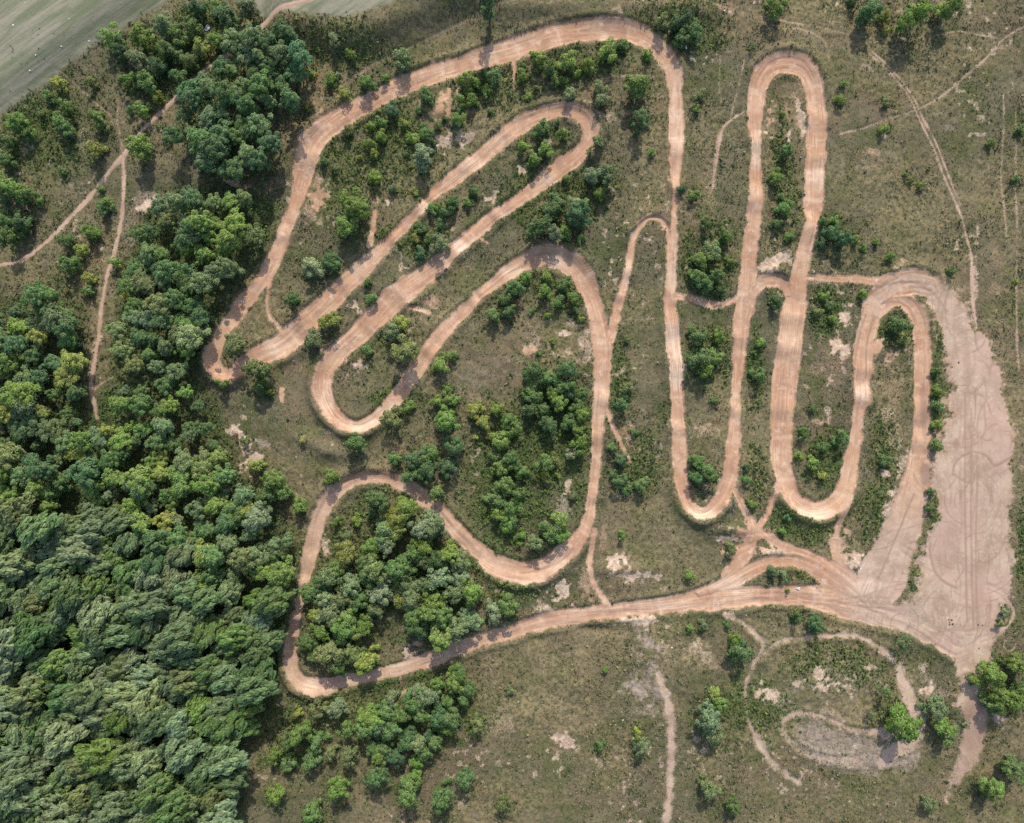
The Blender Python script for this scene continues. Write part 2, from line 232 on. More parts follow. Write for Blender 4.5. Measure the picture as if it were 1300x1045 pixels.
for (x, y, rx, ry, a, st, kd) in BARE:
    if rx == 0: continue
    ca, sa = math.cos(math.radians(a)), math.sin(math.radians(a)); r = max(rx, ry)*1.8
    c0, c1 = W(x-r, y+r), W(x+r, y-r)
    i0 = max(0, int((c0[0]-X0)/DX)); i1 = min(NX, int((c1[0]-X0)/DX)+1); j0 = max(0, int((c0[1]-Y0)/DX)); j1 = min(NY, int((c1[1]-Y0)/DX)+1)
    if i0 >= i1 or j0 >= j1: continue
    sl_ = (slice(j0, j1), slice(i0, i1)); dx = PX[sl_]-x; dy = PY[sl_]-y
    q = np.hypot((dx*ca+dy*sa)/rx, (-dx*sa+dy*ca)/ry)
    m = st*sstep(.0, .95, 1.35-q-(nb[sl_]-.5)*2.8-(nb2[sl_]-.5)*2.0)
    A = (sand, orange, grey)[kd]; A[sl_] = np.maximum(A[sl_], m)
lush = np.zeros(GX.shape, np.float32)
for (x, y, rx, ry) in LUSH:
    q = np.hypot((PX-x)/rx, (PY-y)/ry); lush = np.maximum(lush, sstep(0, .8, 1.35-q-(nb-.5)*1.6))
forest_zone = [(-200,400),(20,375),(60,345),(90,350),(112,400),(107,470),(112,520),(140,480),(140,420),(155,340),(180,280),(205,240),(260,230),(330,243),(355,262),(345,300),(300,372),(262,440),(258,480),(287,540),(303,590),(340,630),(385,690),(365,790),(352,880),(315,955),(300,1200),(-200,1200)]
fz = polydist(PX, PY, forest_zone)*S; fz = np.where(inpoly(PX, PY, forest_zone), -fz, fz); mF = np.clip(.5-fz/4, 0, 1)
# general tiny bare flecks in the scrub
fleck = sstep(.60, .72, fbm(GX, GY, 2.0, 71, 4))*sstep(.50, .64, fbm(GX, GY, 26, 73, 3))
# height
zone_r = sstep(700, 1000, PX)
H = (fbm(GX, GY, 40, 201, 3)-.5)*2.4
H += 3.0*sstep(1.5, -9, f1) 
edge2 = np.array([(345,38),(372,37),(400,40),(440,46),(475,40),(505,28),(535,14),(560,2),(600,-16),(680,-60),(900,-90),(900,-400),(250,-400),(250,-30),(300,0),(325,25)], float)
p2 = polydist(PX, PY, edge2)*S; p2 = np.where(inpoly(PX, PY, edge2), -p2, p2)
H += 5.5*(1-sstep(-1.0, 10.0, p2))*sstep(330, 370, PX)
# ridge above the top straight
rid = np.abs((PY-(10+0.02*(PX-700)))*S); H += 2.6*np.exp(-(rid/4.2)**2)*sstep(560, 660, PX)*(1-sstep(880, 940, PX))
mveg = np.clip(1-np.maximum.reduce([mT, mY, mP, mB*.9]), 0, 1)
H += mveg*((fbm(GX, GY, 7, 211, 3)-.5)*1.1+(fbm(GX, GY, 1.9, 213, 2)-.5)*.36*(.4+1.2*fbm(GX, GY, 22, 217, 2))+(vnoise(GX, GY, .75, 215)-.5)*.12)*(1-.75*np.clip(.5-field_e/4, 0, 1))
def soft_(x, y, rx, ry): return sstep(0, .8, 1.3-np.hypot((PX-x)/rx, (PY-y)/ry))
so = -LT.s*np.sign(LT.k); kk = np.clip(np.abs(LT.k)*16-.25, 0, 1)
kk = kk*(1-.62*sstep(780, 800, PX)*(1-sstep(440, 520, PY)))*(1-.55*soft_(725, 145, 50, 35))*(1-.5*soft_(590, 60, 300, 60))*(1-.95*soft_(1010, 715, 75, 26))*(1-.6*soft_(960, 365, 40, 25))
q = so/np.maximum(LT.w/2, .5)
inner = sstep(.05, 1.05, q); outer = np.exp(-(np.maximum(LT.e, 0)/2.6)**2)
H += 2.3*kk*inner*outer*(1-mY*.7)
H += LT.jump*np.exp(-(np.maximum(LT.e, 0)/1.6)**2)
H += .46*np.exp(-((LT.e-1.1)/1.0)**2)*(.3+1.5*fbm(GX, GY, 6, 221, 2))*(1-mS)*(1-mY) - .22*mT
H += .25*np.exp(-((LB.e-.6)/.8)**2)-.15*np.exp(-((LP.e)/.7)**2)
# ruts in the tracks and the yard
def streak(sv, tv, ws, ls, seed): return vnoise(sv, tv, 1.0, seed) if False else vnoise(sv/ws, tv/ls, 1.0, seed)
H += mT*((streak(LT.s, LT.t, .8, 9, 301)-.5)*.22*(.4+1.2*fbm(GX, GY, 11, 305, 2))+(streak(LT.s, LT.t, 1.6, 14, 303)-.5)*.24+(fbm(GX, GY, 2.6, 307, 2)-.5)*.22)
# spoil mound, scarps and berms named in the photograph
def bump(x, y, rx, ry, h, a=0):
    global H
    ca, sa = math.cos(math.radians(a)), math.sin(math.radians(a)); dx = PX-x; dy = PY-y
    H += h*np.exp(-((dx*ca+dy*sa)/rx)**2-((-dx*sa+dy*ca)/ry)**2)
bump(925,671,26,9,2.0,3); bump(800,722,45,7,1.0,-3); bump(395,560,40,12,1.6,22); bump(425,575,26,10,1.2,8); bump(925,692,30,5,-.6)
bump(395,230,14,22,-.8); bump(380,389,16,26,1.2,45); bump(566,130,14,22,.8,30); bump(1125,448,14,8,1.0)
bump(1105,510,5,16,.9); bump(1082,497,5,14,.9); bump(1165,755,10,24,.9,15); bump(660,455,60,30,.7); bump(755,800,40,6,-.9,8); bump(665,905,20,12,.8); bump(740,870,24,14,.8)
# curved ridge left of the wide yard edge, tyre furrows
H += (mY*(streak(GX*1.0, GY, .7, 14, 311)-.5)*.10)
H = H.astype(np.float32)
def HZ(x, y):
    i = min(max((x-X0)/DX, 0), NX-1.001); j = min(max((y-Y0)/DX, 0), NY-1.001); a, b = int(i), int(j); u, v = i-a, j-b
    return float((H[b, a]*(1-u)+H[b, a+1]*u)*(1-v)+(H[b+1, a]*(1-u)+H[b+1, a+1]*u)*v)
# ------------------------------------------------------------------ node helpers
def newmat(name):
    m = bpy.data.materials.new(name); m.use_nodes = True; n = m.node_tree; n.nodes.clear()
    out = n.nodes.new('ShaderNodeOutputMaterial'); b = n.nodes.new('ShaderNodeBsdfPrincipled')
    n.links.new(b.outputs[0], out.inputs[0]); b.inputs['Roughness'].default_value = .85
    b.inputs['Specular IOR Level'].default_value = .2
    return m, n, b, out
class G:
    def __init__(s, n): s.n = n
    def nd(s, t, **kw):
        x = s.n.nodes.new(t)
        for k, v in kw.items(): setattr(x, k, v)
        return x
    def set(s, sock, v):
        if isinstance(v, (int, float, tuple)): sock.default_value = v if not isinstance(v, tuple) or len(v) != 3 or sock.type != 'RGBA' else (*v, 1)
        else: s.n.links.new(v, sock)
    def math(s, op, a, b=0.0, c=None, clamp=False):
        x = s.nd('ShaderNodeMath', operation=op, use_clamp=clamp); s.set(x.inputs[0], a); s.set(x.inputs[1], b)
        if c is not None: s.set(x.inputs[2], c)
        return x.outputs[0]
    def mix(s, f, a, b, mode='MIX'):
        x = s.nd('ShaderNodeMix', data_type='RGBA', blend_type=mode); s.set(x.inputs[0], f); s.set(x.inputs[6], a); s.set(x.inputs[7], b)
        return x.outputs[2]
    def noise(s, vec, sc, det=3, rough=.55, dim='3D'):
        x = s.nd('ShaderNodeTexNoise', noise_dimensions=dim); s.n.links.new(vec, x.inputs['Vector'])
        x.inputs['Scale'].default_value = sc; x.inputs['Detail'].default_value = det; x.inputs['Roughness'].default_value = rough
        return x.outputs[0]
    def ramp(s, v, a, b):
        x = s.nd('ShaderNodeMapRange', interpolation_type='SMOOTHSTEP'); s.set(x.inputs[0], v)
        x.inputs[1].default_value = a; x.inputs[2].default_value = b; return x.outputs[0]
    def attr(s, name):
        x = s.nd('ShaderNodeAttribute', attribute_name=name); y = s.nd('ShaderNodeSeparateColor'); s.n.links.new(x.outputs['Color'], y.inputs[0])
        return y.outputs[0], y.outputs[1], y.outputs[2], x.outputs['Alpha'], x
# ------------------------------------------------------------------ terrain material
def g_off(g, vec, k):
    mp = g.nd('ShaderNodeMapping'); g.n.links.new(vec, mp.inputs[0]); mp.inputs['Location'].default_value = (k, k*1.7, k*.3); return mp.outputs[0]
def terrain_material():
    m, n, b, out = newmat('terrain'); g = G(n)
    pos = g.nd('ShaderNodeNewGeometry').outputs['Position']
    dirt, sandm, lushm, greym, _ = g.attr('cover')
    fieldm, dry, damp_shade, pink, _ = g.attr('wear_shade')
    s_, t_, yard, mud, _ = g.attr('flow')
    nL = g.noise(pos, .035, 3); nM = g.noise(pos, .16, 4, .6); nS = g.noise(pos, .8, 4, .65); nF = g.noise(pos, 2.6, 3, .7)
    olive = g.mix(g.ramp(nM, .38, .62), (.115, .108, .064), (.165, .138, .100))
    olive = g.mix(g.math('MULTIPLY', g.ramp(nL, .50, .60), .55), olive, (.165, .135, .095))
    olive = g.mix(g.math('MULTIPLY', g.ramp(nS, .48, .70), .7), olive, (.225, .185, .130))
    olive = g.mix(g.math('MULTIPLY', g.ramp(nF, .52, .68), .6), olive, (.245, .210, .150))
    olive = g.mix(g.math('MULTIPLY', g.ramp(nF, .47, .35), .8), olive, (.045, .050, .028))
    olive = g.mix(g.math('MULTIPLY', g.ramp(nM, .46, .60), .5), olive, (.090, .092, .046))
    n3 = g.noise(g_off(g, pos, 37), .045, 5, .62); n4 = g.noise(g_off(g, pos, 91), .10, 5, .65)
    olive = g.mix(g.math('MULTIPLY', g.ramp(n3, .50, .60), .75), olive, g.mix(g.ramp(nF, .38, .62), (.125, .088, .060), (.235, .175, .130)))
    olive = g.mix(g.math('MULTIPLY', g.ramp(n4, .50, .60), .85), olive, g.mix(g.ramp(nF, .38, .62), (.058, .072, .028), (.125, .135, .058)))
    olive = g.mix(g.math('MULTIPLY', g.ramp(n4, .44, .36), .5), olive, (.215, .180, .125))
    green = g.mix(g.ramp(nS, .40, .62), (.065, .095, .034), (.120, .142, .055))
    green = g.mix(g.math('MULTIPLY', g.ramp(nF, .5, .66), .5), green, (.16, .165, .08))
    olive = g.mix(g.math('MULTIPLY', g.math('MULTIPLY', dry, g.ramp(g.noise(g_off(g, pos, 53), .22, 5, .7), .50, .60)), .8), olive, g.mix(g.ramp(nF, .38, .62), (.150, .095, .058), (.30, .205, .130)))
    olive = g.mix(g.math('MULTIPLY', g.ramp(g.noise(g_off(g, pos, 71), 4.2, 2, .6), .58, .68), .55), olive, (.31, .265, .20))
    olive = g.mix(g.math('MULTIPLY', g.ramp(g.noise(g_off(g, pos, 77), 3.4, 2, .6), .40, .31), .75), olive, (.040, .042, .026))
    veg = g.mix(g.math('MULTIPLY', lushm, .80), olive, green)
    drycol = g.mix(g.ramp(nS, .4, .62), (.20, .155, .09), (.34, .27, .16))
    veg = g.mix(g.math('MULTIPLY', g.math('MULTIPLY', dry, g.ramp(nS, .34, .56)), .85), veg, drycol)
    veg = g.mix(1.0, veg, (.81, .82, .71), 'MULTIPLY')
    # mown field with swathes
    mp = g.nd('ShaderNodeMapping'); n.links.new(pos, mp.inputs[0]); mp.vector_type = 'TEXTURE'; mp.inputs['Rotation'].default_value = (0, 0, math.radians(36)); mp.inputs['Scale'].default_value = (22, 1.5, 1)
    sw = g.noise(mp.outputs[0], 1.0, 4, .6)
    fcol = g.mix(g.ramp(sw, .36, .62), (.155, .165, .100), (.265, .240, .175))
    mp2 = g.nd('ShaderNodeMapping'); n.links.new(pos, mp2.inputs[0]); mp2.vector_type = 'TEXTURE'; mp2.inputs['Rotation'].default_value = (0, 0, math.radians(36)); mp2.inputs['Scale'].default_value = (120, 14, 1)
    fcol = g.mix(g.math('MULTIPLY', g.ramp(g.noise(mp2.outputs[0], 1.0, 2), .50, .62), .5), fcol, (.125, .150, .075))
    fcol = g.mix(g.math('MULTIPLY', g.ramp(nF, .56, .7), .4), fcol, (.33, .31, .27))
    veg = g.mix(fieldm, veg, fcol)
    # dirt with ruts running along it
    cv = g.nd('ShaderNodeCombineXYZ'); n.links.new(s_, cv.inputs[0]); n.links.new(t_, cv.inputs[1])
    m1 = g.nd('ShaderNodeMapping'); n.links.new(cv.outputs[0], m1.inputs[0]); m1.inputs['Scale'].default_value = (2.4, .09, 1)
    m2 = g.nd('ShaderNodeMapping'); n.links.new(cv.outputs[0], m2.inputs[0]); m2.inputs['Scale'].default_value = (.8, .035, 1)
    m3 = g.nd('ShaderNodeMapping'); n.links.new(cv.outputs[0], m3.inputs[0]); m3.inputs['Scale'].default_value = (.05, .22, 1)
    r1 = g.noise(m1.outputs[0], 1.0, 4, .7); r2 = g.noise(m2.outputs[0], 1.0, 3, .6); r3 = g.noise(m3.outputs[0], 1.0, 3, .6)
    d = g.mix(g.ramp(g.noise(pos, .09, 3), .38, .62), (.43, .245, .145), (.51, .325, .205))
    irr = g.ramp(g.noise(pos, .13, 3, .6), .36, .62); irr2 = g.math('SUBTRACT', 1.15, irr)
    d = g.mix(g.math('MULTIPLY', g.math('MULTIPLY', g.ramp(r1, .50, .68), .8), irr2, clamp=True), d, (.66, .465, .325))
    d = g.mix(g.math('MULTIPLY', g.math('MULTIPLY', g.ramp(r1, .47, .30), .85), g.math('ADD', irr, .25, clamp=True)), d, (.29, .155, .095))
    d = g.mix(g.math('MULTIPLY', g.ramp(r2, .49, .32), .65), d, (.33, .18, .12))
    d = g.mix(g.math('MULTIPLY', g.ramp(r3, .52, .70), .45), d, (.68, .50, .375))
    d = g.mix(g.math('MULTIPLY', g.ramp(nS, .55, .68), .35), d, (.62, .43, .32))
    d = g.mix(g.math('MULTIPLY', g.ramp(nF, .42, .30), .35), d, (.30, .19, .135))
    d = g.mix(g.math('MULTIPLY', g.ramp(g.noise(pos, .30, 5, .7), .54, .66), .55), d, (.66, .48, .35))
    d = g.mix(g.math('MULTIPLY', g.ramp(g.noise(pos, .22, 5, .7), .49, .38), .65), d, (.36, .215, .15))
    pk = g.mix(g.ramp(nM, .38, .62), (.365, .258, .180), (.475, .352, .250))
    pk = g.mix(g.math('MULTIPLY', g.ramp(nF, .46, .32), .55), pk, (.30, .215, .17))
    pk = g.mix(g.math('MULTIPLY', g.ramp(r1, .48, .30), .5), pk, (.30, .19, .155))
    pk = g.mix(g.math('MULTIPLY', g.ramp(nS, .52, .68), .4), pk, (.60, .50, .42))
    pk = g.mix(g.math('MULTIPLY', g.ramp(g.noise(pos, .055, 5, .6), .47, .58), .5), pk, (.46, .30, .235))
    vo = g.nd('ShaderNodeTexVoronoi'); vo.inputs['Scale'].default_value = .045
    n.links.new(pos, vo.inputs['Vector']); arcs_ = g.math('FRACT', g.math('MULTIPLY', vo.outputs['Distance'], 9.0))
    arcl = g.math('MULTIPLY', g.ramp(g.math('ABSOLUTE', g.math('SUBTRACT', arcs_, .5)), .10, .02), g.ramp(g.noise(pos, .11, 3), .50, .60))
    pk = g.mix(g.math('MULTIPLY', arcl, .7), pk, (.29, .20, .155))
    d = g.mix(pink, d, pk)
    d = g.mix(g.math('MULTIPLY', damp_shade, .85), d, (.27, .165, .12))  # darkens tyre arcs, damp soil and the painted tree shadow alike
    sandc = g.mix(g.ramp(nS, .4, .62), (.40, .28, .20), (.60, .46, .34))
    sandc = g.mix(g.math('MULTIPLY', g.ramp(nF, .46, .34), .6), sandc, (.24, .17, .12))
    greyc = g.mix(g.ramp(nS, .4, .62), (.25, .190, .150), (.37, .295, .235))
    rag = g.math('MULTIPLY', g.math('SUBTRACT', nF, .5), 1.3)
    def edge(v, lo=.22, hi=.86): return g.ramp(g.math('ADD', v, rag), lo, hi)
    col = g.mix(edge(greym), veg, greyc)
    col = g.mix(edge(sandm), col, sandc)
    d = g.mix(g.math('MULTIPLY', g.math('MULTIPLY', mud, -1.0, clamp=True), g.math('MULTIPLY', g.ramp(r1, .30, .60), .7)), d, (.76, .59, .44))
    col = g.mix(edge(dirt), col, d)
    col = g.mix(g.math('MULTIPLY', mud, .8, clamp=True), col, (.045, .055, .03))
    n.links.new(col, b.inputs['Base Color']); b.inputs['Roughness'].default_value = .95; b.inputs['Specular IOR Level'].default_value = .1
    bp = g.nd('ShaderNodeBump'); bp.inputs['Strength'].default_value = .5; bp.inputs['Distance'].default_value = .22
    hh = g.mix(dirt, g.math('ADD', nF, g.math('MULTIPLY', nS, .8)), g.math('ADD', g.math('MULTIPLY', r1, 1.1), g.math('MULTIPLY', nS, .6)))
    n.links.new(hh, bp.inputs['Height']); n.links.new(bp.outputs[0], b.inputs['Normal'])
    return m
TM = terrain_material()
# ------------------------------------------------------------------ attributes on the grid
dirtm = np.maximum.reduce([mT, mY, mP*.9, orange, mB])
flowS = np.where(mT >= mY, LT.s, GX*1.0); flowT = np.where(mT >= mY, LT.t, GY)
flowS = np.where(mS > mT0, LS.s, flowS); flowT = np.where(mS > mT0, LS.t, flowT)
flowS = np.where((LP.e < LT.e) & (mP > mT) & (mP > mY), LP.s, flowS); flowT = np.where((LP.e < LT.e) & (mP > mT) & (mP > mY), LP.t, flowT)
# tyre arcs worn across the yard
arcs = Layer()
for k, P_ in enumerate([[(1209,603,2),(1211,590,2),(1220,580,2),(1236,574,2),(1252,580,2),(1261,591,2),(1272,587,2),(1290,575,1.5)],[(1209,601,1.5),(1218,608,1.5),(1228,613,1.5)],[(1180,690,2),(1181,705,2),(1186,724,2),(1197,738,2),(1214,747,2)],[(1161,627,1.2),(1150,655,1.2),(1138,683,1.2),(1125,715,1.2),(1115,735,1.2)],[(1090,392,1.5),(1108,371,1.5),(1132,360,1.5),(1160,359,1.5),(1185,372,1.5),(1203,395,1.5)],[(1120,386,1.5),(1140,383,1.5),(1155,392,1.5),(1164,412,1.5)],[(967,353,1.5),(985,350,1.5),(1001,357,1.5)],[(1226,500,1.2),(1224,600,1.2),(1226,700,1.2),(1228,790,1.2)],[(1233,520,1.2),(1232,640,1.2),(1236,800,1.2)],[(1240,600,1.2),(1239,700,1.2),(1241,800,1.2)],[(665,720,1.5),(690,722,1.5),(712,712,1.5),(728,697,1.5)],[(645,731,1.2),(680,735,1.2),(706,727,1.2),(730,708,1.2)],[(975,80,1.2),(997,72,1.2),(1020,78,1.2),(1034,98,1.2)],[(1082,480,1.2),(1091,430,1.2),(1100,400,1.2)],[(1100,480,1.2),(1101,440,1.2),(1112,405,1.2)]]):
    stamp(arcs, P_, reach=2, kamp=0)
arc2 = Layer(); ra = random.Random(9)
for k in range(80):
    cx_, cy_, R_ = ra.uniform(1185, 1270), ra.uniform(380, 830), ra.uniform(10, 60); a0 = ra.uniform(0, 6.28); da = ra.uniform(.6, 2.6)
    stamp(arc2, [(cx_+R_*.6*math.cos(a0+da*q/8), cy_+R_*math.sin(a0+da*q/8), .8) for q in range(9)], reach=1, kamp=0)
for k in range(16):
    x_ = ra.uniform(1192, 1262); y_ = ra.uniform(400, 700); L_ = ra.uniform(60, 200)
    stamp(arc2, [(x_+ra.uniform(-3, 3)+q*ra.uniform(-1.5, 1.5), y_+L_*q/5, .8) for q in range(6)], reach=1, kamp=0)
for k in range(26):
    x_, y_ = ra.choice([(1040, 765), (1100, 760), (1150, 795), (1190, 810), (1130, 690), (1150, 640), (960, 755)]); x_ += ra.uniform(-20, 20); y_ += ra.uniform(-10, 10); a0 = ra.uniform(-.3, .6); L_ = ra.uniform(30, 80)
    stamp(arc2, [(x_+L_*q/5*math.cos(a0), y_+L_*q/5*math.sin(a0)+ra.uniform(-1, 1)*2, .8) for q in range(6)], reach=1, kamp=0)
arcm = np.maximum(np.clip(.8-(arcs.e)/.5, 0, 1), np.clip(.8-arc2.e/.45, 0, 1)*fbm(GX, GY, 5, 97, 2)*1.3)*np.maximum(mY, mT)
damp_shade = np.maximum(.8*arcm, .0)
def soft(x, y, rx, ry, st=1.0): return st*sstep(0, .8, 1.3-np.hypot((PX-x)/rx, (PY-y)/ry)-(nb-.5)*.8)
for a_ in [(1175,604,8,18,.9),(1174,520,6,40,.75),(1214,565,5,10,.8),(1228,500,4,90,.35),(1213,470,4,70,.3),(1250,600,30,14,.2),(1238,925,26,44,.75),(1230,980,30,30,.5),(1290,640,14,60,.3),(1200,690,16,40,.25),(1245,720,10,60,.25),(1130,690,12,50,.2)]: damp_shade = np.maximum(damp_shade, soft(*a_))  # dark patch on the lower-right yard road is tree shadow painted into the soil
H -= .05*arcm
pinkm = np.clip(np.maximum(np.maximum(mY, .75*((mP > mT) & (mP > mY))+1.0*((mB > mT) & (mB > mY))), sstep(1040, 1110, PX)*sstep(590, 700, PY))+.45*sstep(900, 380, PX)*sstep(560, 640, PY)*(1-sstep(620, 900, PX)), 0, 1)
dry = np.clip(fbm(GX, GY, 18, 401, 3)*2.0-.55, 0, 1)*.8
for a_ in [(885,830,30,22,1),(700,900,90,50,.8),(700,830,80,30,.7),(530,580,70,40,.6),(1130,500,30,50,.6),(820,700,70,60,.6),(1270,430,20,70,.5),(120,310,40,70,.5),(900,760,60,14,.5),(190,15,60,18,.5),(790,60,0.1,0.1,0),(1060,800,110,18,.6)]: dry = np.maximum(dry, soft(*a_))
sandm = np.maximum(sand, fleck*.55*(1-mF)*np.where(field_e < 1, 0, 1)); greym = np.maximum(grey, mO)
fieldm = np.clip(.5-(field_e+n_edge*1.5)/1.5, 0, 1)
cover = np.stack([dirtm, sandm, np.clip(lush+mF, 0, 1), greym], -1)
wear_shade = np.stack([fieldm, dry, damp_shade, pinkm], -1)
pale = np.zeros(GX.shape, np.float32)
for a_ in [(857,455,18,48,1),(889,652,26,9,.9),(959,190,9,26,.7),(1032,650,26,9,.8),(796,350,7,18,.6),(468,541,32,9,.8),(414,510,10,26,.6),(1094,498,14,12,.9),(925,742,36,12,.7),(857,170,14,30,.6),(857,110,14,20,.4),(1034,225,16,18,.5),(705,335,14,10,.5),(540,270,10,10,.7),(585,312,10,8,.9),(600,208,30,10,.5),(350,440,20,16,.5),(690,740,50,7,.6),(495,520,20,12,.6),(700,130,26,8,.5),(852,340,7,40,.5),(760,500,8,40,.35),(650,345,20,8,.5),(1104,745,24,10,.6),(978,330,14,10,.5),(395,868,10,8,.9),(710,718,20,10,.5),(1000,430,14,20,.3),(505,850,12,10,.6),(850,768,50,8,.4)]: pale = np.maximum(pale, soft(*a_))
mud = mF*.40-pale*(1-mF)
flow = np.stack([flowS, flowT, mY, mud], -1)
# ------------------------------------------------------------------ split the sheet into the setting's pieces
def facemean(A): return (A[:-1, :-1]+A[1:, :-1]+A[:-1, 1:]+A[1:, 1:])/4
fT, fY, fP, fB, fO, fF = map(facemean, (mT, mY, mP, mB, mO, fieldm))
cls = np.zeros(fT.shape, np.int8)
cls[fF > .5] = 4; cls[fP > .4] = 2; cls[(fB > .38)] = 2; cls[fY > .45] = 3; cls[fT > .45] = 1
V = np.stack([GX, GY, H], -1).reshape(-1, 3)
idx = np.arange(NX*NY).reshape(NY, NX)
Q = np.stack([idx[:-1, :-1], idx[:-1, 1:], idx[1:, 1:], idx[1:, :-1]], -1)
for c, nm in enumerate(['ground', 'dirt_track', 'path', 'dirt_yard', 'field']):
    F = Q[cls == c]; used = np.unique(F); remap = np.zeros(NX*NY, np.int32); remap[used] = np.arange(len(used))
    me = mesh_np(nm, V[used], remap[F], {'cover': cover.reshape(-1, 4)[used], 'wear_shade': wear_shade.reshape(-1, 4)[used], 'flow': flow.reshape(-1, 4)[used]}, smooth=True)
    tag(link(nm, me, TM), kind='structure')
# far country round the sheet, reaching the horizon
def far_ground():
    ring = []
    bx = list(gx[::40])+([gx[-1]] if (NX-1) % 40 else []); by = list(gy[::40])+([gy[-1]] if (NY-1) % 40 else [])
    loop = [(x, gy[0]) for x in bx]+[(gx[-1], y) for y in by[1:]]+[(x, gy[-1]) for x in bx[::-1][1:]]+[(gx[0], y) for y in by[::-1][1:-1]]
    n = len(loop); Vs = []; Fs = []
    for k, f in enumerate([0.995, 1.0, 1.08, 1.3, 1.9, 3.5, 8, 20, 45]):
        for (x, y) in loop:
            z = HZ(x, y) if k < 2 else (float(fbm(np.array([x*f]), np.array([y*f]), 60, 500, 2)[0])-.5)*min(14, 3*f)
            if k == 0: z -= .6
            Vs.append((x*f, y*f, z-.01))
    for k in range(8):
        for i in range(n): Fs.append((k*n+i, k*n+(i+1) % n, (k+1)*n+(i+1) % n, (k+1)*n+i))
    Fs = [f[::-1] for f in Fs]
    nV = len(Vs); cov = np.zeros((nV, 4)); cov[:, 2] = .5; we = np.zeros((nV, 4)); we[:, 0] = 0; we[:, 1] = .2
    me = mesh_np('ground', Vs, Fs, {'cover': cov, 'wear_shade': we, 'flow': np.zeros((nV, 4))}, smooth=True)
    tag(link('ground', me, TM), kind='structure')
far_ground()
# ------------------------------------------------------------------ foliage
def leaf_material(name, rough=.6, transl=.28, emboss=0.0):
    m, n, b, out = newmat(name); g = G(n)
    oi = g.nd('ShaderNodeObjectInfo'); geo = g.nd('ShaderNodeNewGeometry')
    rp = geo.outputs['Random Per Island']
    base = oi.outputs['Color']
    hsv = g.nd('ShaderNodeHueSaturation'); n.links.new(base, hsv.inputs['Color'])
    n.links.new(g.math('ADD', .485, g.math('MULTIPLY', rp, .035)), hsv.inputs['Hue'])
    n.links.new(g.math('ADD', .55, g.math('MULTIPLY', rp, .9)), hsv.inputs['Value'])
    tc = g.nd('ShaderNodeTexCoord')
    nz = g.noise(tc.outputs['Object'], .9, 2)
    col = g.mix(g.math('MULTIPLY', g.ramp(nz, .5, .66), .4), hsv.outputs[0], (.22, .24, .11), 'MIX')
    n.links.new(col, b.inputs['Base Color']); b.inputs['Roughness'].default_value = rough; b.inputs['Specular IOR Level'].default_value = .35
    tr = g.nd('ShaderNodeBsdfTranslucent'); n.links.new(g.mix(.5, col, (.10, .14, .03)), tr.inputs[0])
    mx = g.nd('ShaderNodeMixShader'); mx.inputs[0].default_value = transl
    n.links.new(b.outputs[0], mx.inputs[1]); n.links.new(tr.outputs[0], mx.inputs[2]); n.links.new(mx.outputs[0], out.inputs[0])
    return m
LEAF = leaf_material('foliage', transl=.38)
def bark_material():
    m, n, b, out = newmat('bark'); g = G(n); tc = g.nd('ShaderNodeTexCoord')
    mp = g.nd('ShaderNodeMapping'); n.links.new(tc.outputs['Object'], mp.inputs[0]); mp.inputs['Scale'].default_value = (6, 6, 1)
    n.links.new(g.mix(g.ramp(g.noise(mp.outputs[0], 1.5, 4), .35, .65), (.07, .05, .035), (.19, .155, .12)), b.inputs['Base Color']); return m
BARK = bark_material()
def leaves(cen, nrm, along, length, width, r):
    """diamond leaf sprays: arrays (n,3),(n,3),(n,3),(n,),(n,) -> verts, quads"""
    nrm = nrm/np.linalg.norm(nrm, axis=1, keepdims=True)
    along = along-nrm*(along*nrm).sum(1, keepdims=True); along /= np.linalg.norm(along, axis=1, keepdims=True)+1e-9
    side = np.cross(nrm, along)
    a = along*length[:, None]*.5; s = side*width[:, None]*.5; dr = nrm*(length*.14)[:, None]
    V = np.stack([cen-a-dr, cen+s-a*.1, cen+a-dr*1.6, cen-s-a*.1], 1).reshape(-1, 3)
    return V, np.arange(len(cen)*4).reshape(-1, 4)
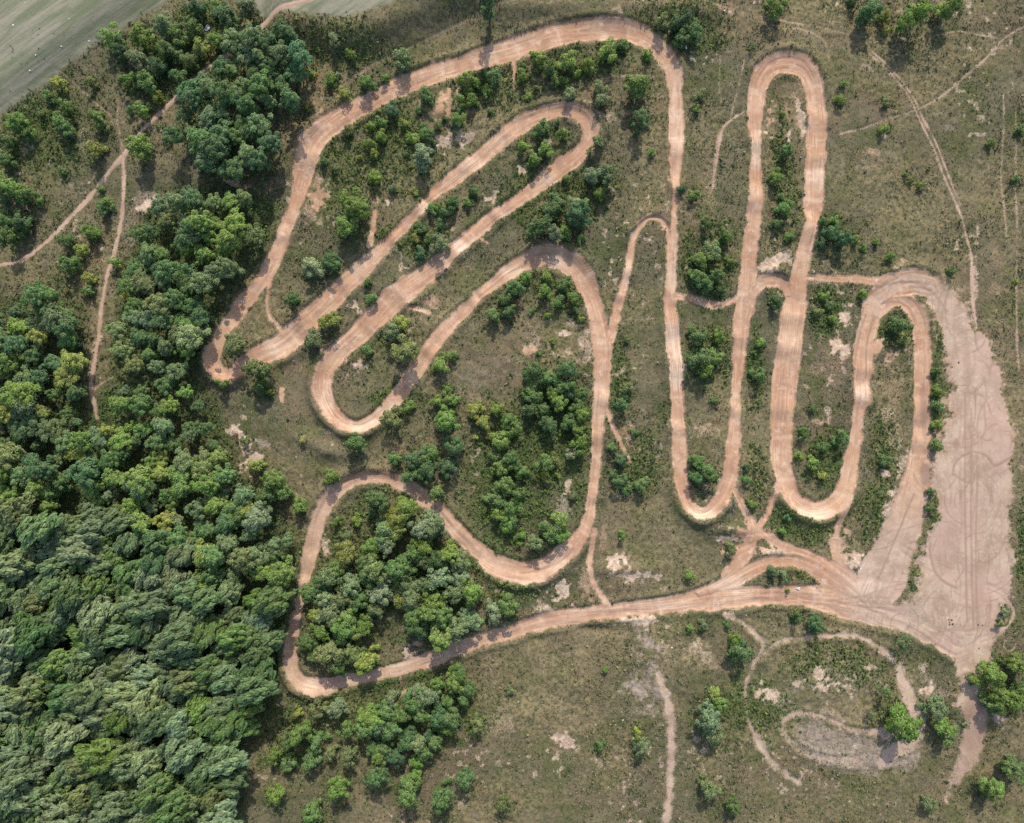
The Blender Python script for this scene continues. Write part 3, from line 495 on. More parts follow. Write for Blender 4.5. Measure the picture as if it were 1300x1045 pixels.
def crown_mesh(name, R, hc, lobes, per, leaf, seed, wind=0.0, flat=.75, loose=1.0, conic=0.0, tall=1.0, skirt=0, lob=(.26, .42)):
    """crown centred at (0,0,hc): lobes of leaf sprays spread over an uneven dome"""
    r = np.random.default_rng(seed); Cn = []; Nn = []; An = []; Ln = []
    sx, sy = 1+r.uniform(-.18, .18), 1+r.uniform(-.18, .18)
    for k in range(lobes+skirt):
        phi = r.uniform(0, 2*math.pi); u = math.sqrt((k+.5)/lobes) if k < lobes else r.uniform(.55, .85)
        z = math.sqrt(max(0, 1-u*u))*r.uniform(.55, 1.0)
        if k >= lobes: z = -r.uniform(.3, .95)
        elif r.random() < .22: z *= -.35
        rr = u*r.uniform(.62, 1.18)*(1+.16*math.sin(3*phi+seed))*(1-conic*max(0, z))
        c = np.array([math.cos(phi)*rr*sx*R*.78, math.sin(phi)*rr*sy*R*.78, z*R*flat*tall])
        lr = R*r.uniform(*lob)*loose*(1-.25*u)
        d = r.normal(size=(per, 3)); d /= np.linalg.norm(d, axis=1, keepdims=True); d[:, 2] = np.abs(d[:, 2])*1.0-.25*(r.random(per) < .5)
        rad = lr*(.55+.5*r.random(per)**.6)
        p = c+d*rad[:, None]*np.array([1.1, 1.1, .75])*(1 if wind < .8 else np.array([.82, .82, .9]))
        if wind > .8: p = p+np.array([-.80, -.52, -.30])*(r.random(per)**1.5*R*.13*wind)[:, None]
        out = d*.9+np.array([math.cos(phi)*u, math.sin(phi)*u, 0])*.35+r.normal(size=(per, 3))*.42; out[:, 2] += 1.15
        al = d*1.0+r.normal(size=(per, 3))*.45+np.array([-.85, -.5, 0])*wind; al[:, 2] -= .55
        Cn.append(p); Nn.append(out); An.append(al); Ln.append(leaf*r.uniform(.6, 1.35, per))
    # inner filling so that the crown is not hollow
    ni = lobes*per//8; d = r.normal(size=(ni, 3)); d /= np.linalg.norm(d, axis=1, keepdims=True)
    p = d*(R*.55*r.random(ni)**.33)[:, None]*np.array([1, 1, flat*tall]); Cn.append(p); Nn.append(d+[0, 0, .8]); An.append(r.normal(size=(ni, 3))); Ln.append(leaf*1.2*np.ones(ni))
    Cn = np.concatenate(Cn); Cn[:, 2] += hc; Nn = np.concatenate(Nn); An = np.concatenate(An); Ln = np.concatenate(Ln)
    V, F = leaves(Cn, Nn, An, Ln, Ln*(.42 if wind < .5 else .30), r)
    me = mesh_np(name, V, F); me.materials.append(LEAF); return me
def trunk_mesh(name, h, r0, R, seed, limbs=6):
    r = np.random.default_rng(seed); Vs = []; Fs = []
    def tube(pts, rads, n=7):
        b0 = len(Vs)
        for i, (p, ra) in enumerate(zip(pts, rads)):
            d = np.array(pts[min(i+1, len(pts)-1)])-np.array(pts[max(i-1, 0)]); d = d/(np.linalg.norm(d)+1e-9)
            a = np.cross(d, [0.3, 1, .1]); a /= np.linalg.norm(a); c = np.cross(d, a)
            for k in range(n):
                th = 2*math.pi*k/n; Vs.append(tuple(np.array(p)+(a*math.cos(th)+c*math.sin(th))*ra))
        for i in range(len(pts)-1):
            for k in range(n): Fs.append((b0+i*n+k, b0+i*n+(k+1) % n, b0+(i+1)*n+(k+1) % n, b0+(i+1)*n+k))
    bend = r.uniform(-.4, .4, 2)*h*.06
    sp = [(0, 0, -.5), (0, 0, .1), (bend[0]*.3, bend[1]*.3, h*.3), (bend[0]*.7, bend[1]*.7, h*.6), (bend[0], bend[1], h*.92)]
    tube(sp, [r0*1.5, r0*1.15, r0*.85, r0*.55, r0*.12])
    for k in range(limbs):
        t = r.uniform(.35, .8); a = 2*math.pi*(k+r.random()*.6)/limbs; p0 = np.array([bend[0]*t, bend[1]*t, h*t])
        L = R*r.uniform(.55, .85); up = L*r.uniform(.4, .8)
        p1 = p0+[math.cos(a)*L*.5, math.sin(a)*L*.5, up*.45]; p2 = p0+[math.cos(a+.2)*L, math.sin(a+.2)*L, up]
        tube([tuple(p0), tuple(p1), tuple(p2)], [r0*.42, r0*.27, r0*.06], 5)
    me = mesh_np(name, Vs, Fs, smooth=True); me.materials.append(BARK); return me
# variants; each: (crown mesh, trunk mesh, R, crown centre height)
VAR = {}
def build_variants():
    VAR['forest'] = [(crown_mesh('crown', 5.0, 9.5, 38, 58, 1.45, 10+i, wind=2.6, flat=1.0, lob=(.12, .27), skirt=4), trunk_mesh('trunk', 11, .26, 4.5, 60+i, 7), 5.0, 9.5) for i in range(7)]
    VAR['wood'] = [(crown_mesh('crown', 4.5, 8.0, 28, 74, .85, 210+i, wind=1.0, flat=1.0, lob=(.15, .31), skirt=4), trunk_mesh('trunk', 9.5, .22, 4.2, 160+i, 7), 4.5, 8.0) for i in range(6)]
    VAR['broad'] = [(crown_mesh('crown', 4.0, 5.2, 24, 76, .60, 30+i, wind=.3, flat=1.0, skirt=11, lob=(.14, .34)), trunk_mesh('trunk', 7, .19, 3.6, 70+i, 6), 4.0, 5.2) for i in range(6)]
    VAR['tree'] = [(crown_mesh('crown', 2.6, 3.0, 12, 72, .46, 50+i, wind=.15, flat=1.1, skirt=11, lob=(.22, .38)), trunk_mesh('trunk', 4.6, .11, 2.2, 80+i, 5), 2.6, 3.0) for i in range(6)]
    VAR['shrub'] = [(crown_mesh('foliage', 1.5, 1.3, 7, 60, .34, 90+i, flat=1.0, loose=1.1, skirt=7), trunk_mesh('stems', 1.6, .05, 1.2, 95+i, 5), 1.5, 1.3) for i in range(6)]
    VAR['sparse'] = [(crown_mesh('crown', 3.0, 4.2, 9, 42, .42, 120+i, flat=1.1, loose=.8, skirt=3), trunk_mesh('trunk', 6, .13, 2.6, 130+i, 7), 3.0, 4.2) for i in range(2)]
    VAR['slim'] = [(crown_mesh('crown', 1.5, 6.0, 20, 60, .45, 140, flat=1.0, loose=1.2, tall=3.6, skirt=14), trunk_mesh('trunk', 12, .15, 1.0, 141, 8), 1.5, 6.0)]
build_variants()
# leaf colours by letter (linear)
COL = {'b': (.185, .285, .065), 'y': (.285, .330, .080), 'g': (.135, .225, .070), 'd': (.070, .135, .055), 's': (.195, .260, .125), 'w': (.30, .37, .20),
       't': (.098, .188, .078), 'o': (.180, .225, .085), 'f': (.165, .240, .105), 'n': (.100, .175, .068), 'p': (.215, .290, .145)}
CNAME = {'b': 'bright green', 'y': 'yellow-green', 'g': 'mid-green', 'd': 'dark green', 's': 'silvery green', 'w': 'pale-flecked', 't': 'bluish green', 'o': 'olive green',
         'f': 'soft green', 'n': 'deep green', 'p': 'pale grey-green'}
# (x, y, crown radius px, colour[, variant])
PL = """77,107,9,y 83,134,9,b 75,155,12,g 84,165,9,g 21,155,14,b 33,168,10,b 10,181,10,g 8,204,11,g 15,238,16,b 5,250,12,f 34,250,12,g 116,106,8,o 123,147,9,b 129,160,7,g 121,190,11,y 176,186,15,b 134,258,8,b 80,217,5,g 127,240,5,g 142,46,13,b 155,64,13,d 181,46,13,b 178,77,15,s 165,101,10,b 186,103,13,g 207,34,14,s 225,46,12,g 243,36,13,g 248,10,13,d 274,8,10,g 289,23,16,t 318,14,15,s 276,49,11,b 256,62,11,y 240,77,12,o 222,67,12,g 227,98,11,g 201,124,8,y 181,139,9,b 165,139,6,g 201,85,12,d 212,65,12,g 62,124,8,g 52,145,6,g
114,296,10,b 84,305,9,g 103,317,9,y 88,335,12,g 114,353,8,y 111,369,8,g 132,265,9,g 146,334,8,b 13,299,14,g 26,281,12,n 5,276,10,g 301,439,15,o 160,374,8,y 282,488,7,b
445,66,7,b 422,48,7,p 395,93,6,y 419,101,8,b 428,95,4,w 437,120,8,y 466,105,10,b 489,99,6,b 511,75,11,s 391,136,6,y 542,120,10,g 591,101,11,b 617,114,7,b 627,96,9,g 604,106,7,b 599,127,9,b 584,127,8,b 583,140,7,g 581,152,9,b 565,151,4,n 622,142,4,d 555,159,5,o 498,139,9,t 514,158,7,y 485,155,8,b 470,160,6,b 483,173,9,b 468,183,8,b 476,196,7,y 456,200,4,y 523,174,8,b 541,168,9,g 547,181,7,d 537,201,14,w 515,196,4,g 532,140,5,g 475,225,9,b 499,239,6,s 426,214,6,o 441,165,8,o 410,204,6,g 527,243,6,y 601,243,8,g 573,258,9,g 555,264,6,b 594,258,6,b
452,262,18,b 441,289,15,b 419,333,12,n 395,339,13,w 372,379,9,g 417,408,13,y 395,431,12,s 466,358,5,b 471,379,8,g 534,289,8,g 527,303,6,y 542,303,7,g 560,286,8,n 565,270,8,n 548,264,7,g 558,309,11,s 534,322,8,t 576,258,7,t 510,408,10,y 496,421,12,s 516,446,18,o 467,444,8,g 627,400,10,g 643,379,10,g 559,463,11,b 573,453,8,b 568,495,8,b 574,507,9,b 554,510,7,b 607,515,6,y 519,515,8,b 330,470,15,o 343,498,5,y 330,490,11,g 565,532,17,b 498,532,12,o 452,563,14,g 421,606,10,b 603,523,9,y 614,536,9,y 630,519,10,b 644,535,10,b 604,556,4,y 622,555,6,y 636,560,11,b 648,548,9,b 634,594,10,b 627,579,7,g 641,618,14,g 628,636,12,g 633,653,11,b 650,645,11,g 645,667,10,b 661,600,9,g 659,625,10,g 662,680,7,b
576,567,13,n 527,583,15,n 501,583,9,g 545,576,12,g 542,597,14,n 521,600,12,g 568,594,12,d 555,627,10,b 348,609,14,b 338,627,14,g 359,625,12,g 379,643,10,b 325,591,10,y 310,560,6,o 384,560,4,y 428,663,7,b 439,681,7,o 452,661,8,b
685,75,11,b 664,83,5,g 663,96,8,b 704,103,7,b 717,103,7,b 720,80,12,b 697,86,9,g 733,95,6,b 746,83,9,b 772,64,13,b 790,58,8,g 822,70,7,b 761,113,10,s 764,126,9,s 724,121,8,s 671,123,5,b 681,112,5,o 809,108,16,b 813,155,11,n 828,194,5,b 715,170,8,b 707,156,5,g 688,165,11,g 664,186,8,b 692,190,10,b 677,203,9,b 760,179,7,s 748,191,4,b 752,224,12,s 770,221,14,s 761,245,9,b 720,227,6,b 704,256,11,g 734,262,12,p 865,49,11,g 880,39,12,n 857,26,10,n 872,20,11,d 841,26,9,o 885,137,6,b 890,122,7,o 880,247,7,b 865,240,5,d
985,5,12,b 1104,15,14,t 1160,18,18,b 1205,8,16,b 1125,20,9,y 1081,2,7,n 1125,39,5,y 1067,126,7,b 1071,106,4,b 1122,164,6,b 1258,182,5,b 1157,230,4,b 1169,235,5,b 1149,221,3,b 994,145,4,y 998,191,9,g 985,225,9,b 992,250,6,g 1297,165,6,g 1290,227,6,g 1126,129,6,o
684,289,14,g 702,266,13,n 733,273,16,t 702,296,11,p 717,295,9,b 737,302,6,b 898,283,8,g 921,300,9,b 905,317,11,s 890,330,11,b 883,351,11,g 909,351,10,g 927,333,6,b 896,361,11,g 914,369,8,n 694,351,8,b 715,361,10,g 692,371,9,b 728,379,9,b 710,384,8,g 730,395,6,g 738,405,5,b 666,353,8,b 653,366,11,g 645,395,9,n 676,395,4,g 695,400,5,b 701,433,4,b 684,449,4,g 888,426,12,g 911,428,9,b 885,457,13,g 906,454,11,b 897,470,11,b 965,436,7,b 963,475,9,g 958,449,4,b 790,513,9,n 795,493,8,o 906,508,5,g 795,431,5,o
1045,281,7,g 1060,281,8,b 1053,296,10,t 1069,303,11,t 1041,309,6,t 1087,305,6,b 1096,314,5,g 1113,307,4,b 996,265,9,g 985,283,7,g 1003,299,8,g 985,384,8,n 1045,376,6,b 1056,406,6,b 1037,397,7,o 1055,389,7,g 1096,374,6,b 1143,412,13,g 1148,431,7,y 1208,343,6,g 1130,326,6,b 1189,472,6,g 1189,498,7,b 1290,358,4,y
1032,519,6,g 1068,555,9,g 1014,579,6,b 1021,550,7,g 1045,569,8,g 1032,588,8,b 1045,604,6,y 1122,583,7,g 1189,514,7,g 1189,539,7,b 1189,565,7,g 1182,645,6,g 1182,625,5,t 1000,658,6,t 994,674,5,b 947,594,5,n 947,608,6,g 955,640,6,b 884,606,9,t 901,599,11,g 885,586,9,g 777,568,7,g 788,583,9,n 787,609,9,n 797,620,8,g 814,614,9,g 805,550,6,g 791,679,6,b 875,732,7,b 929,697,8,o 691,588,12,g 704,586,8,o 691,604,8,y 707,603,5,y 725,575,9,w 735,563,13,b 728,630,6,s 655,542,9,b 648,583,11,g 656,591,9,g 648,661,10,g 710,661,12,b 699,674,13,g 681,689,12,o 715,679,10,b 660,690,5,b
465,837,16,y 452,801,13,y 400,829,9,b 405,899,12,o 428,899,14,s 382,930,14,b 403,943,13,g 364,943,12,g 480,914,13,b 488,932,12,g 498,886,9,s 604,920,11,o 645,770,12,g 625,777,12,p 876,798,5,b 894,793,7,s 924,793,5,g 937,826,13,n 932,811,8,b 909,881,9,y 914,891,9,b 898,908,15,p 906,932,13,p 810,932,8,y 813,947,10,s 648,876,5,s 769,851,4,b 761,948,7,g 1036,793,10,t 1010,782,8,g 1146,920,20,b 1187,898,13,s 1200,927,13,b 1259,855,14,b 1239,865,9,b 1277,886,17,b 1262,891,12,g 1293,845,12,b 1293,881,12,g 1275,777,5,s 1270,792,6,o 982,727,7,t 994,729,6,w 1000,750,3,g
1148,814,12,s,sparse 1122,876,10,g,sparse 1107,907,8,o,sparse 1218,914,11,n,sparse 955,60,5,n,sparse
620,-2,9,n,slim
350,960,11,b 395,965,12,g 420,955,10,o 440,925,10,g 378,905,7,y 366,970,10,g 445,960,11,s 560,1010,16,g 590,990,13,n 520,1000,17,g 480,985,15,n 430,1000,14,b 400,1030,14,g 350,1010,12,b 640,1020,10,o 900,1000,12,s 930,1022,9,g 1260,1000,14,b 1285,975,13,g 1180,1020,9,s"""
plants = []
for tok in PL.split():
    a = tok.split(','); x, y, r = float(a[0]), float(a[1]), float(a[2]); plants.append((x, y, r, a[3], a[4] if len(a) > 4 else None))
# extra low shrubs scattered where the scrub is lush
def scatter(poly, spacing, seed, rmin, rmax, jitter=.5, keep=1.0):
    r = random.Random(seed); xs = [p[0] for p in poly]; ys = [p[1] for p in poly]; out = []; row = 0; y = min(ys)
    while y < max(ys):
        x = min(xs)+(spacing/2 if row % 2 else 0)
        while x < max(xs):
            qx, qy = x+r.uniform(-jitter, jitter)*spacing, y+r.uniform(-jitter, jitter)*spacing
            if bool(inpoly(np.array(qx), np.array(qy), poly)) and r.random() < keep: out.append((qx, qy, r.uniform(rmin, rmax)))
            x += spacing
        y += spacing*.87; row += 1
    return out
# crown-outline regions as seen in the photograph
F_UP = [(300,55),(330,30),(372,30),(390,58),(388,100),(372,140),(352,175),(338,210),(300,218),(250,212),(222,192),(214,160),(224,128),(262,98),(285,80)]
F_MID = [(210,245),(260,238),(325,248),(342,262),(332,295),(306,325),(280,358),(258,392),(250,435),(250,475),(215,482),(165,478),(140,465),(143,430),(157,380),(160,335),(185,285)]
F_MAIN = [(-55,440),(0,395),(25,372),(60,350),(88,358),(104,385),(104,425),(98,470),(97,515),(106,552),(128,552),(142,500),(200,488),(250,492),(275,528),(288,560),(296,610),(330,650),(368,668),(374,700),(365,745),(352,790),(345,838),(338,875),(318,910),(298,955),(300,1000),(310,1075),(-55,1075)]
F_MAIN_N = [(-40,440),(0,395),(25,372),(60,350),(88,358),(104,385),(104,425),(98,470),(97,515),(106,552),(128,552),(142,500),(200,488),(250,492),(275,528),(288,560),(296,610),(330,650),(372,668),(376,700),(366,745),(300,742),(230,700),(160,655),(80,640),(-40,650)]
F_MAIN_S = [(-45,650),(80,640),(160,655),(230,700),(300,742),(366,745),(352,790),(345,838),(338,875),(318,910),(298,955),(300,1000),(310,1060),(-45,1060)]
F_ISL = [(470,632),(520,640),(552,655),(592,698),(600,738),(615,760),(600,795),(555,812),(530,810),(515,790),(510,770),(480,770),(470,790),(472,815),(440,845),(395,838),(388,800),(390,750),(405,735),(428,720),(440,700),(462,690),(480,680)]
F_BOT = [(532,862),(590,852),(604,880),(590,915),(570,950),(540,985),(470,985),(462,915),(478,890),(505,905),(520,890)]
F_WOOD = [(675,468),(745,468),(744,555),(725,560),(700,545),(672,525),(662,495)]
wood = []
for poly, sp, sd, r0_, r1_, kind, cols, region in (
    (F_MAIN_N, 24, 21, 9, 20, 'wood', 'gffnnbbgoy', 'main'), (F_MAIN_S, 27, 31, 13, 24, 'forest', 'ffnpppgo', 'main'), (F_UP, 24, 22, 13, 18, 'wood', 'nnffgnt', 'upper'), (F_MID, 24, 23, 12, 18, 'wood', 'ffnngbop', 'middle'),
    (F_ISL, 24, 24, 13, 19, 'broad', 'gnbgfpbofy', 'island'), (F_BOT, 21, 25, 10, 16, 'broad', 'gntbsg', 'bottom'), (F_WOOD, 19, 26, 10, 14, 'broad', 'nggbtg', 'centre')):
    rr = random.Random(sd*3)
    for (x, y, r) in scatter(poly, sp, sd, r0_, r1_, .33):
        c = rr.choice(cols)
        if region == 'main':
            if y > 640 and rr.random() < .45: c = rr.choice('ppffgb')
            if y < 640 and x > 200 and rr.random() < .4: c = rr.choice('bgo')
            if x > 300 and rr.random() < .4: c = rr.choice('bbg')
        if region == 'middle' and x > 250 and rr.random() < .4: c = 'b'
        wood.append((x, y, r, c, kind, region))
# ------------------------------------------------------------------ labels: every plant is described by look and by what it stands beside
ANCH = [(30,170,'in the scrub below the pale field'),(120,150,'beside the forked footpath'),(165,70,'in the thicket by the mown field'),(250,60,'in the thicket by the narrow gap'),(110,310,'between the two footpaths'),(10,280,'left of the long diagonal footpath'),
 (400,110,'beside the dark grassy bank'),(455,90,'above the first bend of the dirt track'),(600,120,'around the bare orange patch'),(500,165,'in the cluster below the upper straight'),(470,215,'on the rough grass inside the big bend'),(440,280,'in the row between two track straights'),(400,400,'beside the wide lower straight'),(300,450,'at the tight left hairpin'),
 (550,290,'on the narrow strip between paired straights'),(680,180,'inside the pointed middle hairpin'),(750,90,'under the upper straight of the track'),(770,230,'on open grass right of the middle hairpin'),(800,120,'in the upper grass beside the long descending straight'),(700,270,'above the dark banked curve'),(500,430,'on the island of the lower left hairpin'),(570,480,'beneath the diagonal straight'),(620,540,'in the loose row of bright trees'),
 (640,640,'in the tall hedge-like row'),(540,590,'in the clump above the curving track'),(700,370,'inside the banked curve'),(700,450,'on the bare ground inside the curve'),(700,590,'on the clearing beside the central wood'),(700,670,'inside the bottom curve of the track'),(800,590,'beside the eroded gully'),(790,500,'right of the forked straight'),(800,690,'on the plain grass below the gully'),
 (865,35,'in the dark thicket by the top right bend'),(885,130,'right of the long descending straight'),(900,330,'in the upper bushes between two straights'),(900,450,'in the round thicket between two straights'),(890,595,'inside the small lower hairpin'),(995,220,'inside the tall narrow hairpin'),(960,460,'inside the short arch of track'),(985,384,'under the arch of the track'),(950,615,'by the narrow track junction'),
 (1060,295,'beside the tall right straight'),(1110,330,'above the horizontal link track'),(1130,15,'in the row along the top edge'),(1120,150,'by the thin pale footpath'),(1270,190,'near the right field edge'),(1160,230,'on open grass beside the wheel tracks'),(1050,390,'at the top of the right loop island'),(1040,560,'inside the lower right loop'),(1145,415,'inside the right arch of track'),(1190,510,'on the green strip beside the wide yard'),(1182,635,'at the tapering end of the green strip'),(1120,580,'on the weedy strip between loops'),
 (1000,665,'below the lower right loop'),(925,700,'by the pale scarp'),(990,728,'on the small island between dirt roads'),(875,760,'beside the lower dirt road'),(930,820,'by the thin looping path'),(905,910,'in the column of trees near the bottom'),(810,940,'beside the grey path'),(650,880,'on the rough ground under the dirt road'),(1020,788,'under the dirt road at the lower right'),(1110,880,'on the ring of worn ground'),(1190,910,'right of the worn ring'),(1270,870,'at the corner of the wide yard'),(1272,785,'inside the small curl of track'),
 (450,820,'inside the lower left bend'),(410,910,'below the lower left corner of the track'),(490,900,'beneath the long lower road'),(600,930,'at the edge of the rough brown ground'),(635,770,'where the curve meets the lower road'),(350,620,'at the wood edge left of the track'),(425,670,'inside the narrow left curve'),(340,480,'below the tight hairpin'),(450,563,'below the lower left hairpin'),(600,1010,'along the lower edge of the ground'),(1200,1010,'in the lower right corner'),(900,1015,'past the end of the grey path'),(597,10,'on the bank above the top straight')]
WANCH = {'main': [(30,390,'at the top of the great left wood'),(80,450,'left of the straight footpath'),(40,540,'on the left rim of the great wood'),(180,520,'in the great wood below the footpath end'),(250,540,'on the upper right rim of the great wood'),(130,600,'in the upper part of the great wood'),(250,620,'in the great wood near the eroded bank'),(40,660,'low on the left rim of the great wood'),(150,700,'in the middle of the great wood'),(260,710,'in the great wood toward the clearing'),(345,690,'along the right rim of the great wood'),(60,790,'in the wind-swept left of the great wood'),(180,810,'in the wind-swept heart of the great wood'),(290,800,'in the great wood near the track'),(60,890,'at the lower left of the great wood'),(180,900,'in the lower middle of the great wood'),(280,910,'by the grassy gap of the great wood'),(60,1000,'in the lowest left of the wood'),(200,1010,'in the lowest middle of the wood'),(290,1020,'in the lowest right of the wood')],
 'upper': [(340,60,'at the top of the upper wood'),(270,130,'on the left of the upper wood'),(350,130,'on the right of the upper wood'),(280,190,'at the foot of the upper wood')],
 'middle': [(230,270,'at the top left of the middle wood'),(310,280,'at the top right of the middle wood'),(190,350,'on the left of the middle wood'),(270,350,'in the right of the middle wood'),(180,430,'at the lower left of the middle wood'),(240,440,'at the lower right of the middle wood')],
 'island': [(500,660,'at the top of the ringed wood'),(460,720,'on the left of the ringed wood'),(560,700,'on the right of the ringed wood'),(420,780,'in the lower left of the ringed wood'),(580,770,'in the lower right of the ringed wood')],
 'bottom': [(560,880,'in the small wood beneath the lower road'),(540,940,'at the foot of the small lower wood')],
 'centre': [(700,490,'in the upper half of the central wood'),(720,540,'in the lower half of the central wood')]}
ORD = ['', 'topmost', 'second', 'third', 'fourth', 'fifth', 'sixth', 'seventh', 'eighth', 'ninth', 'tenth', 'eleventh', 'twelfth', 'thirteenth', 'fourteenth', 'fifteenth']
def nearest(x, y, A): return min(A, key=lambda a: (a[0]-x)**2+(a[1]-y)**2)[2]
items = []
for (x, y, r, c, v) in plants:
    if v is None: v = 'broad' if r >= 13.5 else ('tree' if r >= 8.5 else 'shrub')
    size = {'broad': 'broad', 'wood': 'woodland', 'tree': 'small', 'shrub': 'low', 'sparse': 'thin-leaved', 'slim': 'tall slim'}[v]
    items.append(dict(x=x, y=y, r=r, c=c, v=v, what=f"{size} {CNAME[c]} {'shrub' if v == 'shrub' else 'tree'} {nearest(x, y, ANCH)}", region=None))
for (x, y, r, c, v, reg) in wood:
    items.append(dict(x=x, y=y, r=r, c=c, v=v, what=f"{CNAME[c]} tree {nearest(x, y, WANCH[reg])}", region=reg))
from collections import defaultdict
byw = defaultdict(list)
for it in items: byw[it['what']].append(it)
for wh, L in byw.items():
    if len(L) == 1: L[0]['label'] = wh; continue
    L.sort(key=lambda i: i['y'])
    for k, it in enumerate(L):
        o = ORD[k+1] if k+1 < len(ORD) else f'{k+1}th'
        if k == len(L)-1: o = 'lowest'
        it['label'] = (f"{o} {wh}" if o in ('topmost', 'lowest') else f"{wh}, {o} from the top")
NAMES = {'forest': 'forest_tree', 'wood': 'woodland_tree', 'broad': 'broadleaf_tree', 'tree': 'young_tree', 'shrub': 'shrub', 'sparse': 'thin_tree', 'slim': 'slim_tree'}
GRP = {'forest': 'trees of the great windswept wood', 'wood': 'rounder trees of the woods', 'broad': 'broad crowned trees', 'tree': 'young trees dotted over the ground', 'shrub': 'low shrubs between the tracks', 'sparse': 'thin open-crowned trees', 'slim': None}
rp = random.Random(5)
for it in items:
    crown, trunk, R, hc = rp.choice(VAR[it['v']])
    rw = it['r']*S; k = 1
    sc = rw/R*(1.18 if it['region'] is None else 1.08)
    for _ in range(2):
        X, Y = W(it['x'], it['y'], 0)
        X, Y = W(it['x'], it['y'], hc*sc*rp.uniform(.98, 1.02)+HZ(X, Y))
    sz = sc*rp.uniform(.9, 1.15)*(1.0 if it['region'] is None else rp.uniform(.85, 1.15))
    e = bpy.data.objects.new(NAMES[it['v']], None); C.objects.link(e); e.empty_display_size = .5
    e.location = (X, Y, HZ(X, Y)); e.scale = (sc*rp.uniform(.86, 1.16), sc*rp.uniform(.86, 1.16), sz)
    spin = rp.uniform(0, 2*math.pi) if it['v'] not in ('forest', 'wood') else rp.uniform(-.5, .5)
    e.rotation_euler = (0, 0, spin)
    tag(e, it['label'], 'shrub' if it['v'] == 'shrub' else 'tree', GRP[it['v']])
    cr = bpy.data.objects.new('foliage' if it['v'] == 'shrub' else 'crown', crown); C.objects.link(cr); cr.parent = e
    b = COL[it['c']]; j = rp.uniform(.78, 1.20); jr = rp.uniform(.9, 1.1)
    lift = 1.18 if it['region'] in (None, 'island', 'bottom', 'centre') else (1.30 if it['v'] == 'wood' else 1.12)
    cr.color = (b[0]*j*jr*lift*1.05, b[1]*j*lift, b[2]*j*rp.uniform(.8, 1.05)*lift, 1)
    tr = bpy.data.objects.new('stems' if it['v'] == 'shrub' else 'trunk', trunk); C.objects.link(tr); tr.parent = e
